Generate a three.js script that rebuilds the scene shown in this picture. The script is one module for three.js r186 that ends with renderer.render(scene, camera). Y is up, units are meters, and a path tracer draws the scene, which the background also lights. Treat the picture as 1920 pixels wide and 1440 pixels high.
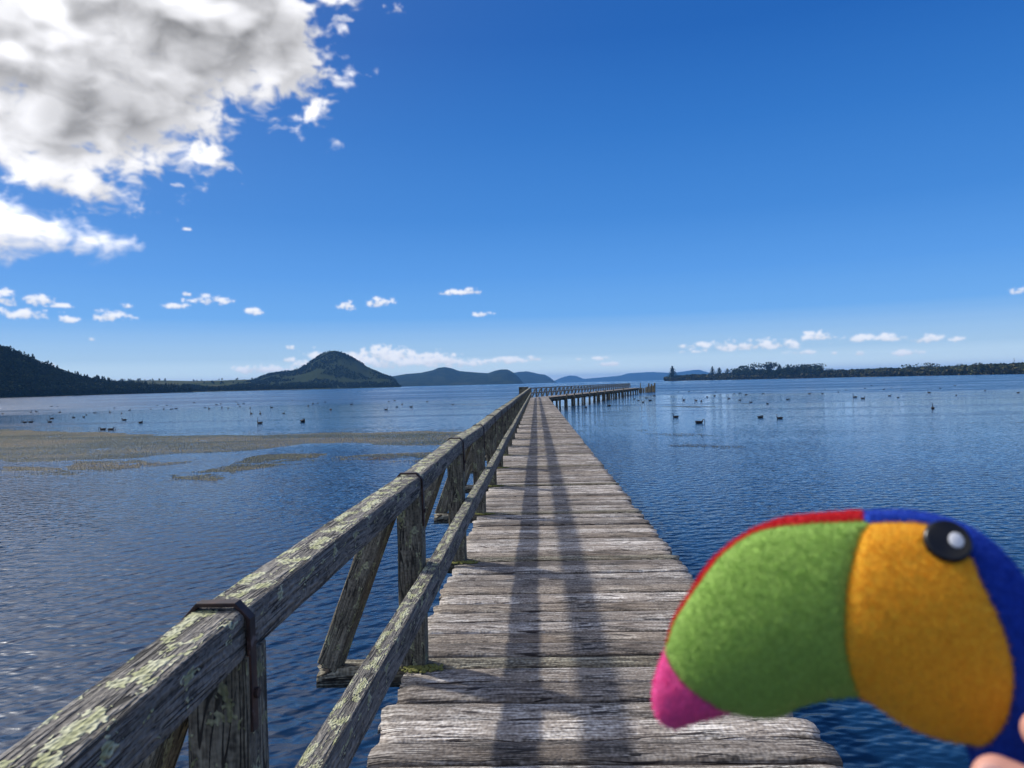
import * as THREE from 'three';
import { mergeGeometries } from 'three/addons/utils/BufferGeometryUtils.js';
import { MarchingCubes } from 'three/addons/objects/MarchingCubes.js';

// ------------------------------------------------------------------ camera, sky, sun, exposure
const R = THREE.MathUtils.degToRad;
const scene = new THREE.Scene();
const EYE = 2.7, FPX = 1442;                                   // eye height above the lake; focal length in photograph pixels
const camera = new THREE.PerspectiveCamera(2 * Math.atan(720 / FPX) * 180 / Math.PI, 4 / 3, 0.05, 60000);
camera.rotation.order = 'YXZ';
camera.position.set(0, EYE, 0);
camera.rotation.set(R(-0.04), R(1.83), R(-1.3));
camera.focus = 9;
camera.userData.fStop = camera.getFocalLength() / 2.7;         // a phone lens: 2.7 mm across
camera.updateMatrixWorld();

const renderer = new THREE.WebGLRenderer({ antialias: true });
renderer.toneMapping = THREE.LinearToneMapping;
renderer.toneMappingExposure = 1.0;
renderer.shadowMap.enabled = true;

const SUN = new THREE.Vector3(-1.0, 1.0, -0.65).normalize();   // read from the rails' and posts' shadows on the deck
const sun = new THREE.DirectionalLight(new THREE.Color(1.0, 0.95, 0.87), 3.9);
sun.position.copy(SUN).multiplyScalar(120);
sun.target.position.set(0, 0, -20); sun.position.add(sun.target.position);
sun.castShadow = true; sun.shadow.radius = 4; sun.shadow.mapSize.set(4096, 4096);
Object.assign(sun.shadow.camera, { left: -60, right: 60, top: 60, bottom: -60, near: 1, far: 300 });
scene.add(sun, sun.target);

// ------------------------------------------------------------------ noise
function rng(seed) { let s = seed | 0; return () => { s = (s + 0x6d2b79f5) | 0; let t = Math.imul(s ^ (s >>> 15), 1 | s); t = (t + Math.imul(t ^ (t >>> 7), 61 | t)) ^ t; return ((t ^ (t >>> 14)) >>> 0) / 4294967296; }; }
const PERM = new Uint8Array(512), GX = new Float32Array(256), GY = new Float32Array(256);
{ const r = rng(7); const p = [...Array(256).keys()]; for (let i = 255; i > 0; i--) { const j = Math.floor(r() * (i + 1)); [p[i], p[j]] = [p[j], p[i]]; } for (let i = 0; i < 512; i++) PERM[i] = p[i & 255]; for (let i = 0; i < 256; i++) { const a = i / 256 * Math.PI * 2; GX[i] = Math.cos(a); GY[i] = Math.sin(a); } }
function n2(x, y, px = 256, py = 256) {                        // gradient noise about -0.7..0.7, tiling every px, py cells
  const fx = Math.floor(x), fy = Math.floor(y), u = x - fx, v = y - fy;
  const x0 = ((fx % px) + px) % px, x1 = (x0 + 1) % px, y0 = ((fy % py) + py) % py, y1 = (y0 + 1) % py;
  const a = PERM[PERM[x0 & 255] + (y0 & 255)], b = PERM[PERM[x1 & 255] + (y0 & 255)], c = PERM[PERM[x0 & 255] + (y1 & 255)], d = PERM[PERM[x1 & 255] + (y1 & 255)];
  const su = u * u * u * (u * (u * 6 - 15) + 10), sv = v * v * v * (v * (v * 6 - 15) + 10);
  const A = GX[a] * u + GY[a] * v, B = GX[b] * (u - 1) + GY[b] * v, C = GX[c] * u + GY[c] * (v - 1), D = GX[d] * (u - 1) + GY[d] * (v - 1);
  return A + su * (B - A) + sv * (C - A + su * (A - B - C + D));
}
function fbm(x, y, oct, px = 256, py = 256) { let s = 0, a = 1; for (let i = 0; i < oct; i++) { s += a * n2(x, y, px, py); x = x * 2 + 17; y = y * 2 + 31; px = Math.min(px * 2, 256); py = Math.min(py * 2, 256); a *= 0.5; } return s; }
const clamp = (x, a = 0, b = 1) => x < a ? a : x > b ? b : x;
const sstep = (a, b, x) => { const t = clamp((x - a) / (b - a)); return t * t * (3 - 2 * t); };
const mix = (a, b, t) => a + (b - a) * t;
const lerp = (a, b, t) => a.map((v, i) => v + (b[i] - v) * t);
function through(table, x) { if (x <= table[0][0]) return table[0].slice(1); for (let i = 1; i < table.length; i++) if (x <= table[i][0]) { const a = table[i - 1], b = table[i]; return lerp(a.slice(1), b.slice(1), (x - a[0]) / (b[0] - a[0])); } return table[table.length - 1].slice(1); }

// a direction or a point in the place from a position measured on the photograph
const bearing = (px, py) => new THREE.Vector3((px - 960) / FPX, -(py - 720) / FPX, -1).applyEuler(camera.rotation);
function onLevel(px, py, y) { const d = bearing(px, py); return d.multiplyScalar((y - EYE) / d.y).add(camera.position); }
const horizonY = (px) => 717.95 - (px - 1006) * 0.0227;

// ------------------------------------------------------------------ sky (air and clouds)
function makeSky() {
  const W = 4096, H = 2048, data = new Float32Array(W * H * 4);
  const air = [[0, .95, 1.08, 1.1], [1, .78, .97, 1.04], [2.2, .46, .68, .89], [5, .172, .44, .885], [8, .108, .345, .82], [12, .062, .256, .70], [18, .034, .186, .585], [24, .018, .13, .478], [35, .012, .098, .39], [90, .009, .07, .30]];
  const LUT = []; for (let e = 0; e <= 900; e++) LUT.push(through(air, e / 10));
  const row = (el) => Math.floor((el / 180 + 0.5) * H);
  const sunAz = Math.atan2(SUN.x, -SUN.z), sunEl = Math.asin(SUN.y);
  for (let j = H / 2; j < H; j++) {
    const el = ((j + .5) / H - .5) * Math.PI, c = LUT[Math.min(900, Math.round(el / Math.PI * 1800))], se = Math.sin(el) * Math.sin(sunEl), ce = Math.cos(el) * Math.cos(sunEl);
    for (let i = 0; i < W; i++) {
      const az = (i + .5) / W * 2 * Math.PI - Math.PI;            // three.js: u = atan2(z, x) / 2pi + 0.5
      const A = az + Math.PI / 2;                                 // 0 ahead (-z), positive to the right
      const mu = se + ce * Math.cos(A - sunAz), g = Math.max(0, mu), glow = 0.12 * Math.pow(g, 6) + 3.2 * Math.pow(g, 28);
      const k = (j * W + i) * 4;
      data[k] = c[0] + glow * .9; data[k + 1] = c[1] + glow * .95; data[k + 2] = c[2] + glow; data[k + 3] = 1;
    }
  }
  const low = [.10, .25, .42];
  for (let j = 0; j < H / 2; j++) for (let i = 0; i < W; i++) { const k = (j * W + i) * 4; data[k] = low[0]; data[k + 1] = low[1]; data[k + 2] = low[2]; data[k + 3] = 1; }
  const put = (k, a, r, g, b) => { data[k] = mix(data[k], r, a); data[k + 1] = mix(data[k + 1], g, a); data[k + 2] = mix(data[k + 2], b, a); };
  const azel = (px, py) => { const d = bearing(px, py).normalize(); return [Math.atan2(d.x, -d.z) * 180 / Math.PI, Math.asin(d.y) * 180 / Math.PI]; };
  // the bank of broken cumulus to the left: its ragged edge in degrees of bearing and height
  const banks = [[[-300, 330], [-900, 480], [-1500, 200], [-1700, -300], [-900, -560], [0, -460], [500, -300], [640, -60], [640, 20], [632, 90], [655, 155], [630, 190], [540, 222], [450, 250], [400, 305], [330, 335], [250, 360], [165, 392], [70, 372], [0, 345]],
    [[266, 463], [240, 446], [190, 434], [130, 424], [80, 404], [30, 380], [-40, 362], [-300, 352], [-620, 380], [-620, 520], [-300, 505], [0, 480], [60, 474], [120, 471], [190, 470], [240, 468]]];
  for (const [bank, outline_] of banks.entries()) {
  const edge = outline_.map(([x, y]) => azel(x, y));
  function sd(x, y) { let d = 1e9, inside = false; for (let i = 0, j = edge.length - 1; i < edge.length; j = i++) { const [ax, ay] = edge[i], [bx, by] = edge[j]; if ((ay > y) !== (by > y) && x < (bx - ax) * (y - ay) / (by - ay) + ax) inside = !inside; const ex = bx - ax, ey = by - ay, t = clamp(((x - ax) * ex + (y - ay) * ey) / (ex * ex + ey * ey)), qx = x - ax - ex * t, qy = y - ay - ey * t; d = Math.min(d, qx * qx + qy * qy); } return (inside ? 1 : -1) * Math.sqrt(d); }
  const ex = edge.map((p) => p[0]), ey = edge.map((p) => p[1]);
  const x0 = Math.min(...ex) - 3, x1 = Math.max(...ex) + 3, y0 = Math.max(0.5, Math.min(...ey) - 2), y1 = Math.max(...ey) + 3;
  const st = 360 / W, bw = Math.ceil((x1 - x0) / st), j0 = row(y0), bh = row(y1) - j0, T = new Float32Array(bw * bh), B = new Float32Array(bw * bh);
  for (let j = 0; j < bh; j++) for (let i = 0; i < bw; i++) {
    const A = x0 + i * st, el = ((j + j0 + .5) / H - .5) * 180, dist = sd(A, el); if (dist < -3) { T[j * bw + i] = -2; continue; }
    const wx = A + 0.9 * fbm(A * .3, el * .35 + 9, 3), wy = el + 0.6 * fbm(A * .3 + 40, el * .35, 3);
    const low = fbm(wx * .16 + 3, wy * .27 + 5, 3), n = fbm(wx * .42 + 13, wy * .62 + 5, 6), fine = fbm(wx * 1.4 + 60, wy * 2.0 + 11, 5), wisp = fbm(wx * .9 + wy * .5, wy * 3.4 - wx * .5, 5);
    const k = bank ? .28 : 1, body = Math.min(dist, 4.5) * (bank ? .55 : .34) + low * .9 * k + (bank ? .28 : .08);
    T[j * bw + i] = body + n * 1.15 * k + (fine * .34 + wisp * .22) * (bank ? .7 : 1);
  }
  const blur = (src, rad) => { let cur = src; for (let pass = 0; pass < 2; pass++) for (const [dx, dy] of [[1, 0], [0, 1]]) { const out = new Float32Array(bw * bh), L = dx ? bw : bh, M = dx ? bh : bw; for (let m = 0; m < M; m++) { let sum = 0; const at = (q) => Math.max(-.4, cur[dx ? m * bw + clamp(q, 0, L - 1) : clamp(q, 0, L - 1) * bw + m]); for (let q = -rad; q <= rad; q++) sum += at(q); for (let q = 0; q < L; q++) { out[dx ? m * bw + q : q * bw + m] = sum / (2 * rad + 1); sum += at(q + rad + 1) - at(q - rad); } } cur = out; } return cur; };
  const soft = blur(T, 22), softer = blur(T, 7);
  for (let j = 0; j < bh; j++) for (let i = 0; i < bw; i++) {
    const q = j * bw + i, t = T[q], a = sstep(-.05, .85, t); if (a <= .002) continue;
    const A = x0 + i * st, el = ((j + j0 + .5) / H - .5) * 180, col = (Math.round((A - 90 + 180) / 360 * W) % W + W) % W;
    const ms = Math.max(0, Math.sin(el / 57.3) * SUN.y + Math.cos(el / 57.3) * Math.cos(sunEl) * Math.cos(A / 57.3 - sunAz)), near = 1 + 2.6 * Math.pow(ms, 14) + 10 * Math.pow(ms, 40);   // droplets scatter the sun forward: clouds toward it are brighter, boosted here to lighten the near-left water
    const deep = sstep(.62, 2.0, soft[q] * .75 + softer[q] * .35), toSun = q - 9 + 9 * bw < T.length ? softer[Math.max(0, q - 9 + 9 * bw)] : soft[q], relief = clamp((softer[q] - toSun) * .55 + (t - softer[q]) * .16, -.26, .26);
    let l = mix(1.0, .36, deep) + relief * mix(1.3, .7, deep);
    const gap = sstep(-.05, .6, fbm(A * .20 + 90, el * .42 + 20, 3)); l = mix(l, 1.3, gap * .5 * deep) * near;
    put(((j + j0) * W + col) * 4, a, l * .985, l * .985, l * 1.02);
  }
  }
  // unseen cloud layer overhead and behind the camera, added to fill the shadows
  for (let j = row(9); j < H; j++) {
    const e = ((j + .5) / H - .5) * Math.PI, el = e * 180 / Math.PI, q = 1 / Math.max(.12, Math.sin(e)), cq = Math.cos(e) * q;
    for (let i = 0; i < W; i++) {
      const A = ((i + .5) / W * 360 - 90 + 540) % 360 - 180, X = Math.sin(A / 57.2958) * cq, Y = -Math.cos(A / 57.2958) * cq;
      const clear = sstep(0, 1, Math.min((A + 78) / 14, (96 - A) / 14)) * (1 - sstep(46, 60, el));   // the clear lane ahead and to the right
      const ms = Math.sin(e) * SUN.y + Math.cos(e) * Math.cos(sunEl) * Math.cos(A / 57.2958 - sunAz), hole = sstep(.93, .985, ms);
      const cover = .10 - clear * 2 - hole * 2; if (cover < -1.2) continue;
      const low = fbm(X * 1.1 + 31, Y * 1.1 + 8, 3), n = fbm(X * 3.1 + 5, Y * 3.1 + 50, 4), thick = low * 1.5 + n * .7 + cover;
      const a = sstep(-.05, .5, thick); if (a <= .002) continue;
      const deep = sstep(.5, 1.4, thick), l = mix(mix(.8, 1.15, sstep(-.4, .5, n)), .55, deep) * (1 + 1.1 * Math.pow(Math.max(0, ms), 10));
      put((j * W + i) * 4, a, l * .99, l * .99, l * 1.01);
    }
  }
  // small fair-weather puffs above the horizon: those in view, and more of the same all round
  const puffs = [[70, 563, 50, 22], [40, 590, 90, 22], [128, 600, 30, 14], [210, 594, 62, 22], [235, 574, 18, 10], [395, 564, 72, 20], [330, 574, 50, 14], [472, 585, 40, 15], [648, 573, 34, 22], [708, 567, 54, 22], [855, 549, 86, 14], [880, 546, 40, 14], [905, 590, 36, 12], [545, 651, 18, 9], [540, 675, 30, 10], [490, 694, 110, 20], [562, 686, 50, 18], [600, 670, 70, 30], [665, 671, 80, 28], [712, 664, 84, 36], [750, 668, 76, 30], [805, 675, 130, 34], [710, 682, 190, 26], [840, 682, 130, 22], [830, 677, 70, 18], [920, 680, 60, 16], [955, 677, 80, 16], [1000, 673, 40, 12], [1085, 674, 14, 8], [1128, 672, 40, 10], [1140, 683, 60, 12], [1405, 648, 200, 24], [1300, 648, 60, 12], [1290, 660, 40, 8], [1532, 632, 56, 22], [1500, 661, 60, 10], [1610, 634, 56, 18], [1660, 634, 60, 16], [1735, 636, 60, 18], [1797, 636, 26, 10], [1612, 663, 22, 10], [1700, 662, 50, 12], [1912, 546, 40, 12], [740, 19, 42, 20], [435, 316, 22, 20], [640, 35, 40, 14], [332, 347, 22, 10], [170, 636, 12, 6], [90, 686, 40, 14], [1560, 662, 12, 8], [350, 552, 16, 8], [112, 574, 40, 10], [10, 560, 40, 30], [348, 430, 16, 8]].map(([x, y, w, h]) => { const [a, e] = azel(x, y); return [a, e, w / FPX * 57.3, h / FPX * 57.3]; });
  const r = rng(41);
  for (let i = 0; i < 190; i++) { const a = 36 + r() * 288, big = r(); puffs.push([a > 180 ? a - 360 : a, 1.2 + Math.pow(r(), 1.6) * 6, .6 + big * big * 5.5, .35 + big * .8]); }
  for (const [ca, ce, w, h] of puffs) {
    const thin = ce > 12 ? .55 : 1, seed = ca * 3.1 + ce * 7.7;
    for (let j = row(Math.max(.1, ce - h * 1.6)); j <= row(ce + h * 1.6); j++) {
      const el = ((j + .5) / H - .5) * 180;
      for (let A = ca - w * .95; A < ca + w * .95; A += 360 / W) {
        const i = (Math.round((A - 90 + 180) / 360 * W) % W + W) % W;
        const u = (A - ca) / (w * .5), v = (el - ce) / (h * .5), base = v < 0 ? v * 1.5 : v;
        const n = fbm(A * 1.15 + seed, el * 1.9 + seed * .3, 5), f = fbm(A * 3.3 - seed, el * 4.2, 4);
        const d = 1.12 - (u * u + base * base) * .85 + n * 1.25 + f * .65 - .15, a = sstep(.1, 1.0, d) * thin * .9;
        if (a <= .004) continue;
        const l = mix(.86, 1.08, sstep(-.7, .6, v + n)) , tint = sstep(0, 5, el);
        put((j * W + i) * 4, a, l * mix(.93, 1, tint), l * mix(.96, 1, tint), l * 1.03);
      }
    }
  }
  const t = new THREE.DataTexture(data, W, H, THREE.RGBAFormat, THREE.FloatType);
  t.mapping = THREE.EquirectangularReflectionMapping; t.magFilter = t.minFilter = THREE.LinearFilter; t.needsUpdate = true;
  return t;
}
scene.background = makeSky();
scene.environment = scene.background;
scene.fog = new THREE.FogExp2(new THREE.Color(0.16, 0.46, 1.0), 7.5e-5);
console.log('sky done');

// ------------------------------------------------------------------ helpers: names, textures
const used = new Map();
function numbered(name) { const k = used.get(name) ?? 0; used.set(name, k + 1); return k ? name + '_' + String(k).padStart(3, '0') : name; }
function tag(o, label, category, group, kind) { if (label) o.userData.label = label; if (category) o.userData.category = category; if (group) o.userData.group = group; if (kind) o.userData.kind = kind; return o; }
function shade(o) { o.castShadow = o.receiveShadow = true; return o; }
function part(name, geometry, material, parent) { const m = shade(new THREE.Mesh(geometry, material)); m.name = name; parent.add(m); return m; }
function top(name, o) { o.name = numbered(name); scene.add(o); return o; }
function canvasless(W, H, fn, srgb = true, repeat = true) {       // fn(x, y) -> [r, g, b] in 0..1 (linear for colour: stored as sRGB bytes)
  const d = new Uint8Array(W * H * 4), enc = (v) => srgb ? (v <= .0031308 ? v * 12.92 : 1.055 * Math.pow(v, 1 / 2.4) - .055) : v;
  for (let y = 0; y < H; y++) for (let x = 0; x < W; x++) { const c = fn(x, y), k = (y * W + x) * 4; d[k] = clamp(enc(clamp(c[0]))) * 255; d[k + 1] = clamp(enc(clamp(c[1]))) * 255; d[k + 2] = clamp(enc(clamp(c[2]))) * 255; d[k + 3] = 255; }
  const t = new THREE.DataTexture(d, W, H, THREE.RGBAFormat); t.magFilter = THREE.LinearFilter; t.minFilter = THREE.LinearMipmapLinearFilter; t.generateMipmaps = true;
  if (srgb) t.colorSpace = THREE.SRGBColorSpace; if (repeat) t.wrapS = t.wrapT = THREE.RepeatWrapping; t.needsUpdate = true; return t;
}

// ------------------------------------------------------------------ weathered timber
// grain runs along u; returns colour and height textures. lichen(v, u) -> how likely lichen is there
function timber(W, H, cu, cv, tone, lichenAt, seed) {
  const hh = new Float32Array(W * H), cc = new Float32Array(W * H * 3);
  for (let y = 0; y < H; y++) for (let x = 0; x < W; x++) {
    const u = x / W, v = y / H, s = seed * 13;
    const wob = .35 * n2(u * cu * 1.0 + s, v * cv * .12 + s, cu, Math.max(1, Math.round(cv * .12)));
    const g1 = n2(u * cu * 2 + s, v * cv + wob * 3, cu * 2, cv), g2 = n2(u * cu * 5, v * cv * 2.0 + wob * 6 + s, cu * 5, cv * 2), g3 = n2(u * cu * 16 + s, v * Math.min(256, cv * 4), cu * 16, Math.min(256, cv * 4));
    const flake = n2(u * cu * 12 + 7, v * cv * 1.3 + wob * 4, cu * 12, Math.round(cv * 1.3)) ;
    const crack = 1 - Math.abs(n2(u * cu * 1.2 + 5, v * cv * .8 + wob * 5 + s, Math.max(1, Math.round(cu * 1.2)), Math.max(1, Math.round(cv * .8)))) / .055;
    const patch = n2(u * cu * 3 + 31, v * cv * .22 + s, cu * 3, Math.max(1, Math.round(cv * .22))), slow = n2(u * cu + 3, v * cv * .1, cu, Math.max(1, Math.round(cv * .1)));
    const chip = n2(u * Math.min(256, cu * 44) + 3, v * cv * 1.1 + wob * 4, Math.min(256, cu * 44), Math.round(cv * 1.1));
    let h = .54 + g1 * .36 + g2 * .22 + g3 * .16 + flake * .26 + chip * .26;
    const ck = clamp(crack * 1.6) * sstep(-.30, .12, patch + slow * .5); h -= ck * .9;
    const crack2 = 1 - Math.abs(n2(u * cu * 3 + 11, v * cv * 1.9 + wob * 9 + s, cu * 3, Math.round(cv * 1.9))) / .05; h -= clamp(crack2) * .45 * sstep(-.25, .3, -patch + slow);
    h = clamp(h);
    const k = y * W + x, bright = sstep(.38, .95, h + patch * .28);
    let c = lerp(tone.dark, tone.mid, sstep(.05, .55, h)); c = lerp(c, tone.light, bright * .85);
    c = lerp(c, tone.tint, clamp(slow * 1.1 + .12) * .6);
    const worn = sstep(.05, .45, patch + slow * .4); c = c.map((q) => q * mix(1, .38, worn * sstep(.95, .35, h)));
    if (lichenAt) {
      const b = lichenAt(u, v), m = fbm(u * cu * 6 + s * 2, v * 10 + 3, 4, cu * 6, 10), q = n2(u * cu * 40, v * 60, 256, 60), e = sstep(.0, .07, m + q * .42 - .62 + b);
      if (e > 0) { const l = lerp(tone.lichen, tone.lichen2, sstep(-.3, .35, n2(u * cu * 9 + 4, v * 14, cu * 9, 14) + q * .3)); c = lerp(c, l.map((z) => z * (1 + q * .5)), e * .78); h = mix(h, .80 + q * .5, e * .85); }
    }
    hh[k] = h; cc[k * 3] = c[0]; cc[k * 3 + 1] = c[1]; cc[k * 3 + 2] = c[2];
  }
  return [canvasless(W, H, (x, y) => { const k = (y * W + x) * 3; return [cc[k], cc[k + 1], cc[k + 2]]; }), canvasless(W, H, (x, y) => { const q = hh[y * W + x]; return [q, q, q]; }, false)];
}
const LICHEN = { lichen: [.38, .39, .19], lichen2: [.56, .56, .37] };
const [deckC, deckH] = timber(2048, 1024, 4, 74, { dark: [.035, .028, .027], mid: [.225, .198, .172], light: [.62, .595, .56], tint: [.18, .142, .105], ...LICHEN }, null, 1);
const deckMats = [[1, .98, .95], [.56, .53, .50], [1.22, 1.19, 1.15], [.76, .70, .62], [1.04, 1.02, 1.0]].map((c) => new THREE.MeshStandardMaterial({ color: new THREE.Color(...c.map((v) => v * 1.22)), map: deckC, bumpMap: deckH, bumpScale: .008, roughness: .92 }));
// the rail texture wraps once round the beam: v 0-.25 top, .25-.5 side to the deck, .5-.75 underside, .75-1 outer side
const [railC, railH] = timber(2048, 512, 5, 40, { dark: [.035, .032, .03], mid: [.17, .155, .135], light: [.36, .335, .29], tint: [.15, .135, .10], ...LICHEN }, (u, v) => v < .23 ? .52 : v < .34 ? .30 : v > .9 ? .4 : .12, 2);
const railMat = new THREE.MeshStandardMaterial({ map: railC, bumpMap: railH, bumpScale: .012, roughness: .95 });
const [postC, postH] = timber(1024, 512, 3, 36, { dark: [.03, .026, .02], mid: [.155, .135, .10], light: [.30, .27, .20], tint: [.13, .125, .075], lichen: [.20, .205, .095], lichen2: [.36, .36, .22] }, () => .34, 3);
const postMat = new THREE.MeshStandardMaterial({ map: postC, bumpMap: postH, bumpScale: .010, roughness: .95 });

const mossyWood = new THREE.MeshStandardMaterial({ color: new THREE.Color(.84, .83, .68), map: deckC, bumpMap: deckH, bumpScale: .012, roughness: .95 });
const ironTex = canvasless(256, 256, (x, y) => { const n = fbm(x / 24, y / 24, 4, 10, 10), m = fbm(x / 8, y / 8, 3, 32, 32); return lerp(lerp([.028, .018, .018], [.085, .042, .030], sstep(-.3, .5, n)), [.16, .13, .13], sstep(.35, .6, m + n * .3)); });
const ironMat = new THREE.MeshStandardMaterial({ map: ironTex, bumpMap: ironTex, bumpScale: .002, roughness: .62, metalness: .35 });
const mossMat = new THREE.MeshStandardMaterial({ color: new THREE.Color(.17, .17, .045), roughness: 1 });
console.log('timber done');

// a beam with worn, rounded edges along -z from 0 to -len, width w (x) and height h (y), origin at the middle of its section
function beam(len, w, h, segs, round, rough, seed, u0 = 0, uLen = 2.6) {
  const r = rng(seed), N = 16, pos = [], uv = [], idx = [], half = [];
  const vs = [];
  for (let k = 0; k <= N; k++) {                                  // ring starts at the outer top edge and runs over the top: matches the rail texture
    const side = Math.floor(k / 4) % 4, c = round * .5, t = [c, .36, .64, 1 - c][k % 4], P = [[-1, 1], [1, 1], [1, -1], [-1, -1]], a = P[side], b = P[(side + 1) % 4];
    half.push([mix(a[0], b[0], t) * w / 2, mix(a[1], b[1], t) * h / 2]); vs.push((Math.floor(k / 4) + t) / 4);
  }
  const off = seed * 3.7;
  for (let i = 0; i <= segs; i++) for (let k = 0; k <= N; k++) {
    const z = -len * i / segs, kk = k % N, d = 1 + rough * (n2(z * 3 + off, kk * .7 + off) * 1.2 + n2(z * 14 + off, kk * 1.9) * .6);
    pos.push(half[k][0] * d, half[k][1] * d, z); uv.push(u0 - z / uLen, vs[k]);
  }
  const row = N + 1;
  for (let i = 0; i < segs; i++) for (let k = 0; k < N; k++) { const a = i * row + k, b = a + 1, c = a + row, e = c + 1; idx.push(a, b, c, b, e, c); }
  for (const [i, flip] of [[0, true], [segs, false]]) {
    const z = -len * i / segs, base = pos.length / 3;
    for (let k = 0; k <= N; k++) { const q = (i * row + k) * 3; pos.push(pos[q], pos[q + 1], pos[q + 2]); uv.push(u0 + .4 + half[k][0] * .5, .3 + half[k][1] * .5); }
    pos.push(0, 0, z); uv.push(u0 + .4, .3); const m = base + N + 1;
    for (let k = 0; k < N; k++) flip ? idx.push(m, base + k + 1, base + k) : idx.push(m, base + k, base + k + 1);
  }
  const g = new THREE.BufferGeometry(); g.setAttribute('position', new THREE.Float32BufferAttribute(pos, 3)); g.setAttribute('uv', new THREE.Float32BufferAttribute(uv, 2)); g.setIndex(idx); g.computeVertexNormals();
  return g;
}
// turn a -z beam so that it runs from a to b (near its own up)
function between(mesh, a, b) { mesh.position.copy(a); const d = b.clone().sub(a).normalize(); mesh.quaternion.setFromUnitVectors(new THREE.Vector3(0, 0, -1), d); return mesh; }
const V = (x, y, z) => new THREE.Vector3(x, y, z);

// ------------------------------------------------------------------ lake
const DECK = 1.2;
{
  const T = 1024, ext = 9, hs = new Float32Array(T * T), r = rng(5), waves = [];
  const wind = R(-24);
  for (let i = 0; i < 110; i++) {
    const lam = .06 * Math.pow(8, r()), th = wind + (r() + r() + r() - 1.5) * 1.25, kx = Math.round(ext / lam * Math.cos(th + Math.PI / 2)), ky = Math.round(ext / lam * Math.sin(th + Math.PI / 2));
    if (kx || ky) waves.push([kx, ky, r() * 6.283, Math.pow(ext / Math.hypot(kx, ky), 1.0)]);
  }
  for (let y = 0; y < T; y++) for (let x = 0; x < T; x++) { let s = 0; for (const [kx, ky, p, a] of waves) s += a * Math.sin((kx * x + ky * y) / T * 6.28318 + p); hs[y * T + x] = s; }
  let sd = 0; for (const h of hs) sd += h * h; sd = Math.sqrt(sd / hs.length);
  const fd = new Float32Array(T * T * 4); for (let i = 0; i < T * T; i++) { const h = clamp(.5 + hs[i] / sd * .14); fd[i * 4] = fd[i * 4 + 1] = fd[i * 4 + 2] = h; fd[i * 4 + 3] = 1; }
  const wt = new THREE.DataTexture(fd, T, T, THREE.RGBAFormat, THREE.FloatType); wt.wrapS = wt.wrapT = THREE.RepeatWrapping; wt.magFilter = THREE.LinearFilter; wt.needsUpdate = true;
  // wind: near the jetty the lake is rippled, further out lies a slick, and beyond it cat's-paws ruffle the surface; [ripple height, roughness of the ripples too fine to see]
  const chain = [[.042, .24], [.040, .19],  [.040, .085], [.030, .065], [.021, .045], [.014, .028], [.010, .014], [.022, .05], [.036, .09], [.05, .13], [.065, .17], [.08, .21]];
  const states = chain.map(([b, q]) => new THREE.MeshPhysicalMaterial({ color: new THREE.Color(.004, .022, .060), roughness: q, ior: 1.333, bumpMap: wt, bumpScale: b }));
  const angles = []; for (let a = -180; a < 180; a += Math.abs(a + 90) < 44 ? .22 : 2) angles.push(a); angles.push(180);
  const radii = [0, 1.5, 3]; for (let q = 4; q < 900; q *= q > 12 && q < 420 ? 1.0115 : 1.05) radii.push(q); radii.push(1100, 1500, 2200, 4000, 8000, 17000);
  const pos = [], uv = [], lists = states.map(() => []), r2 = rng(8), N = angles.length - 1;
  radii.forEach((q, i) => {
    for (let k = 0; k <= N; k++) {
      const a = R(angles[k]), x = Math.cos(a) * q, z = Math.sin(a) * q; pos.push(x, 0, z); uv.push(x / ext, z / ext);
      if (!i || k === N) continue;
      const d = q, e = fbm(x / 40, z / 26 + 3, 4), lane = fbm(x / 70 + 5, z / 9, 4), far = d > 160 ? fbm(x / 240, z / 50, 4) : 0;
      let t = 6 * sstep(13, 42, d + e * 14) + 4.6 * sstep(90, 190, d + e * 60) + (d > 40 ? 2.6 : 1.2) * lane + 5 * far + (r2() - .5) * .9;
      if (d > 60 && t < 6) t = 6;
      const list = lists[Math.round(clamp(t, 0, 11))], p = (i - 1) * (N + 1) + k, b = i * (N + 1) + k; if (i > 1) list.push(p, p + 1, b); list.push(p + 1, b + 1, b);
    }
  });
  const g = new THREE.BufferGeometry(); g.setAttribute('position', new THREE.Float32BufferAttribute(pos, 3)); g.setAttribute('uv', new THREE.Float32BufferAttribute(uv, 2));
  const all = []; lists.forEach((l, m) => { g.addGroup(all.length, l.length, m); for (const v of l) all.push(v); }); g.setIndex(all);
  g.setAttribute('normal', new THREE.Float32BufferAttribute(pos.map((v, i) => i % 3 === 1 ? 1 : 0), 3));
  const m = shade(new THREE.Mesh(g, states)); tag(top('lake', m), 'blue rippled lake water spreading to the far hills', 'lake', null, 'structure');
}
console.log('lake done');

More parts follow.
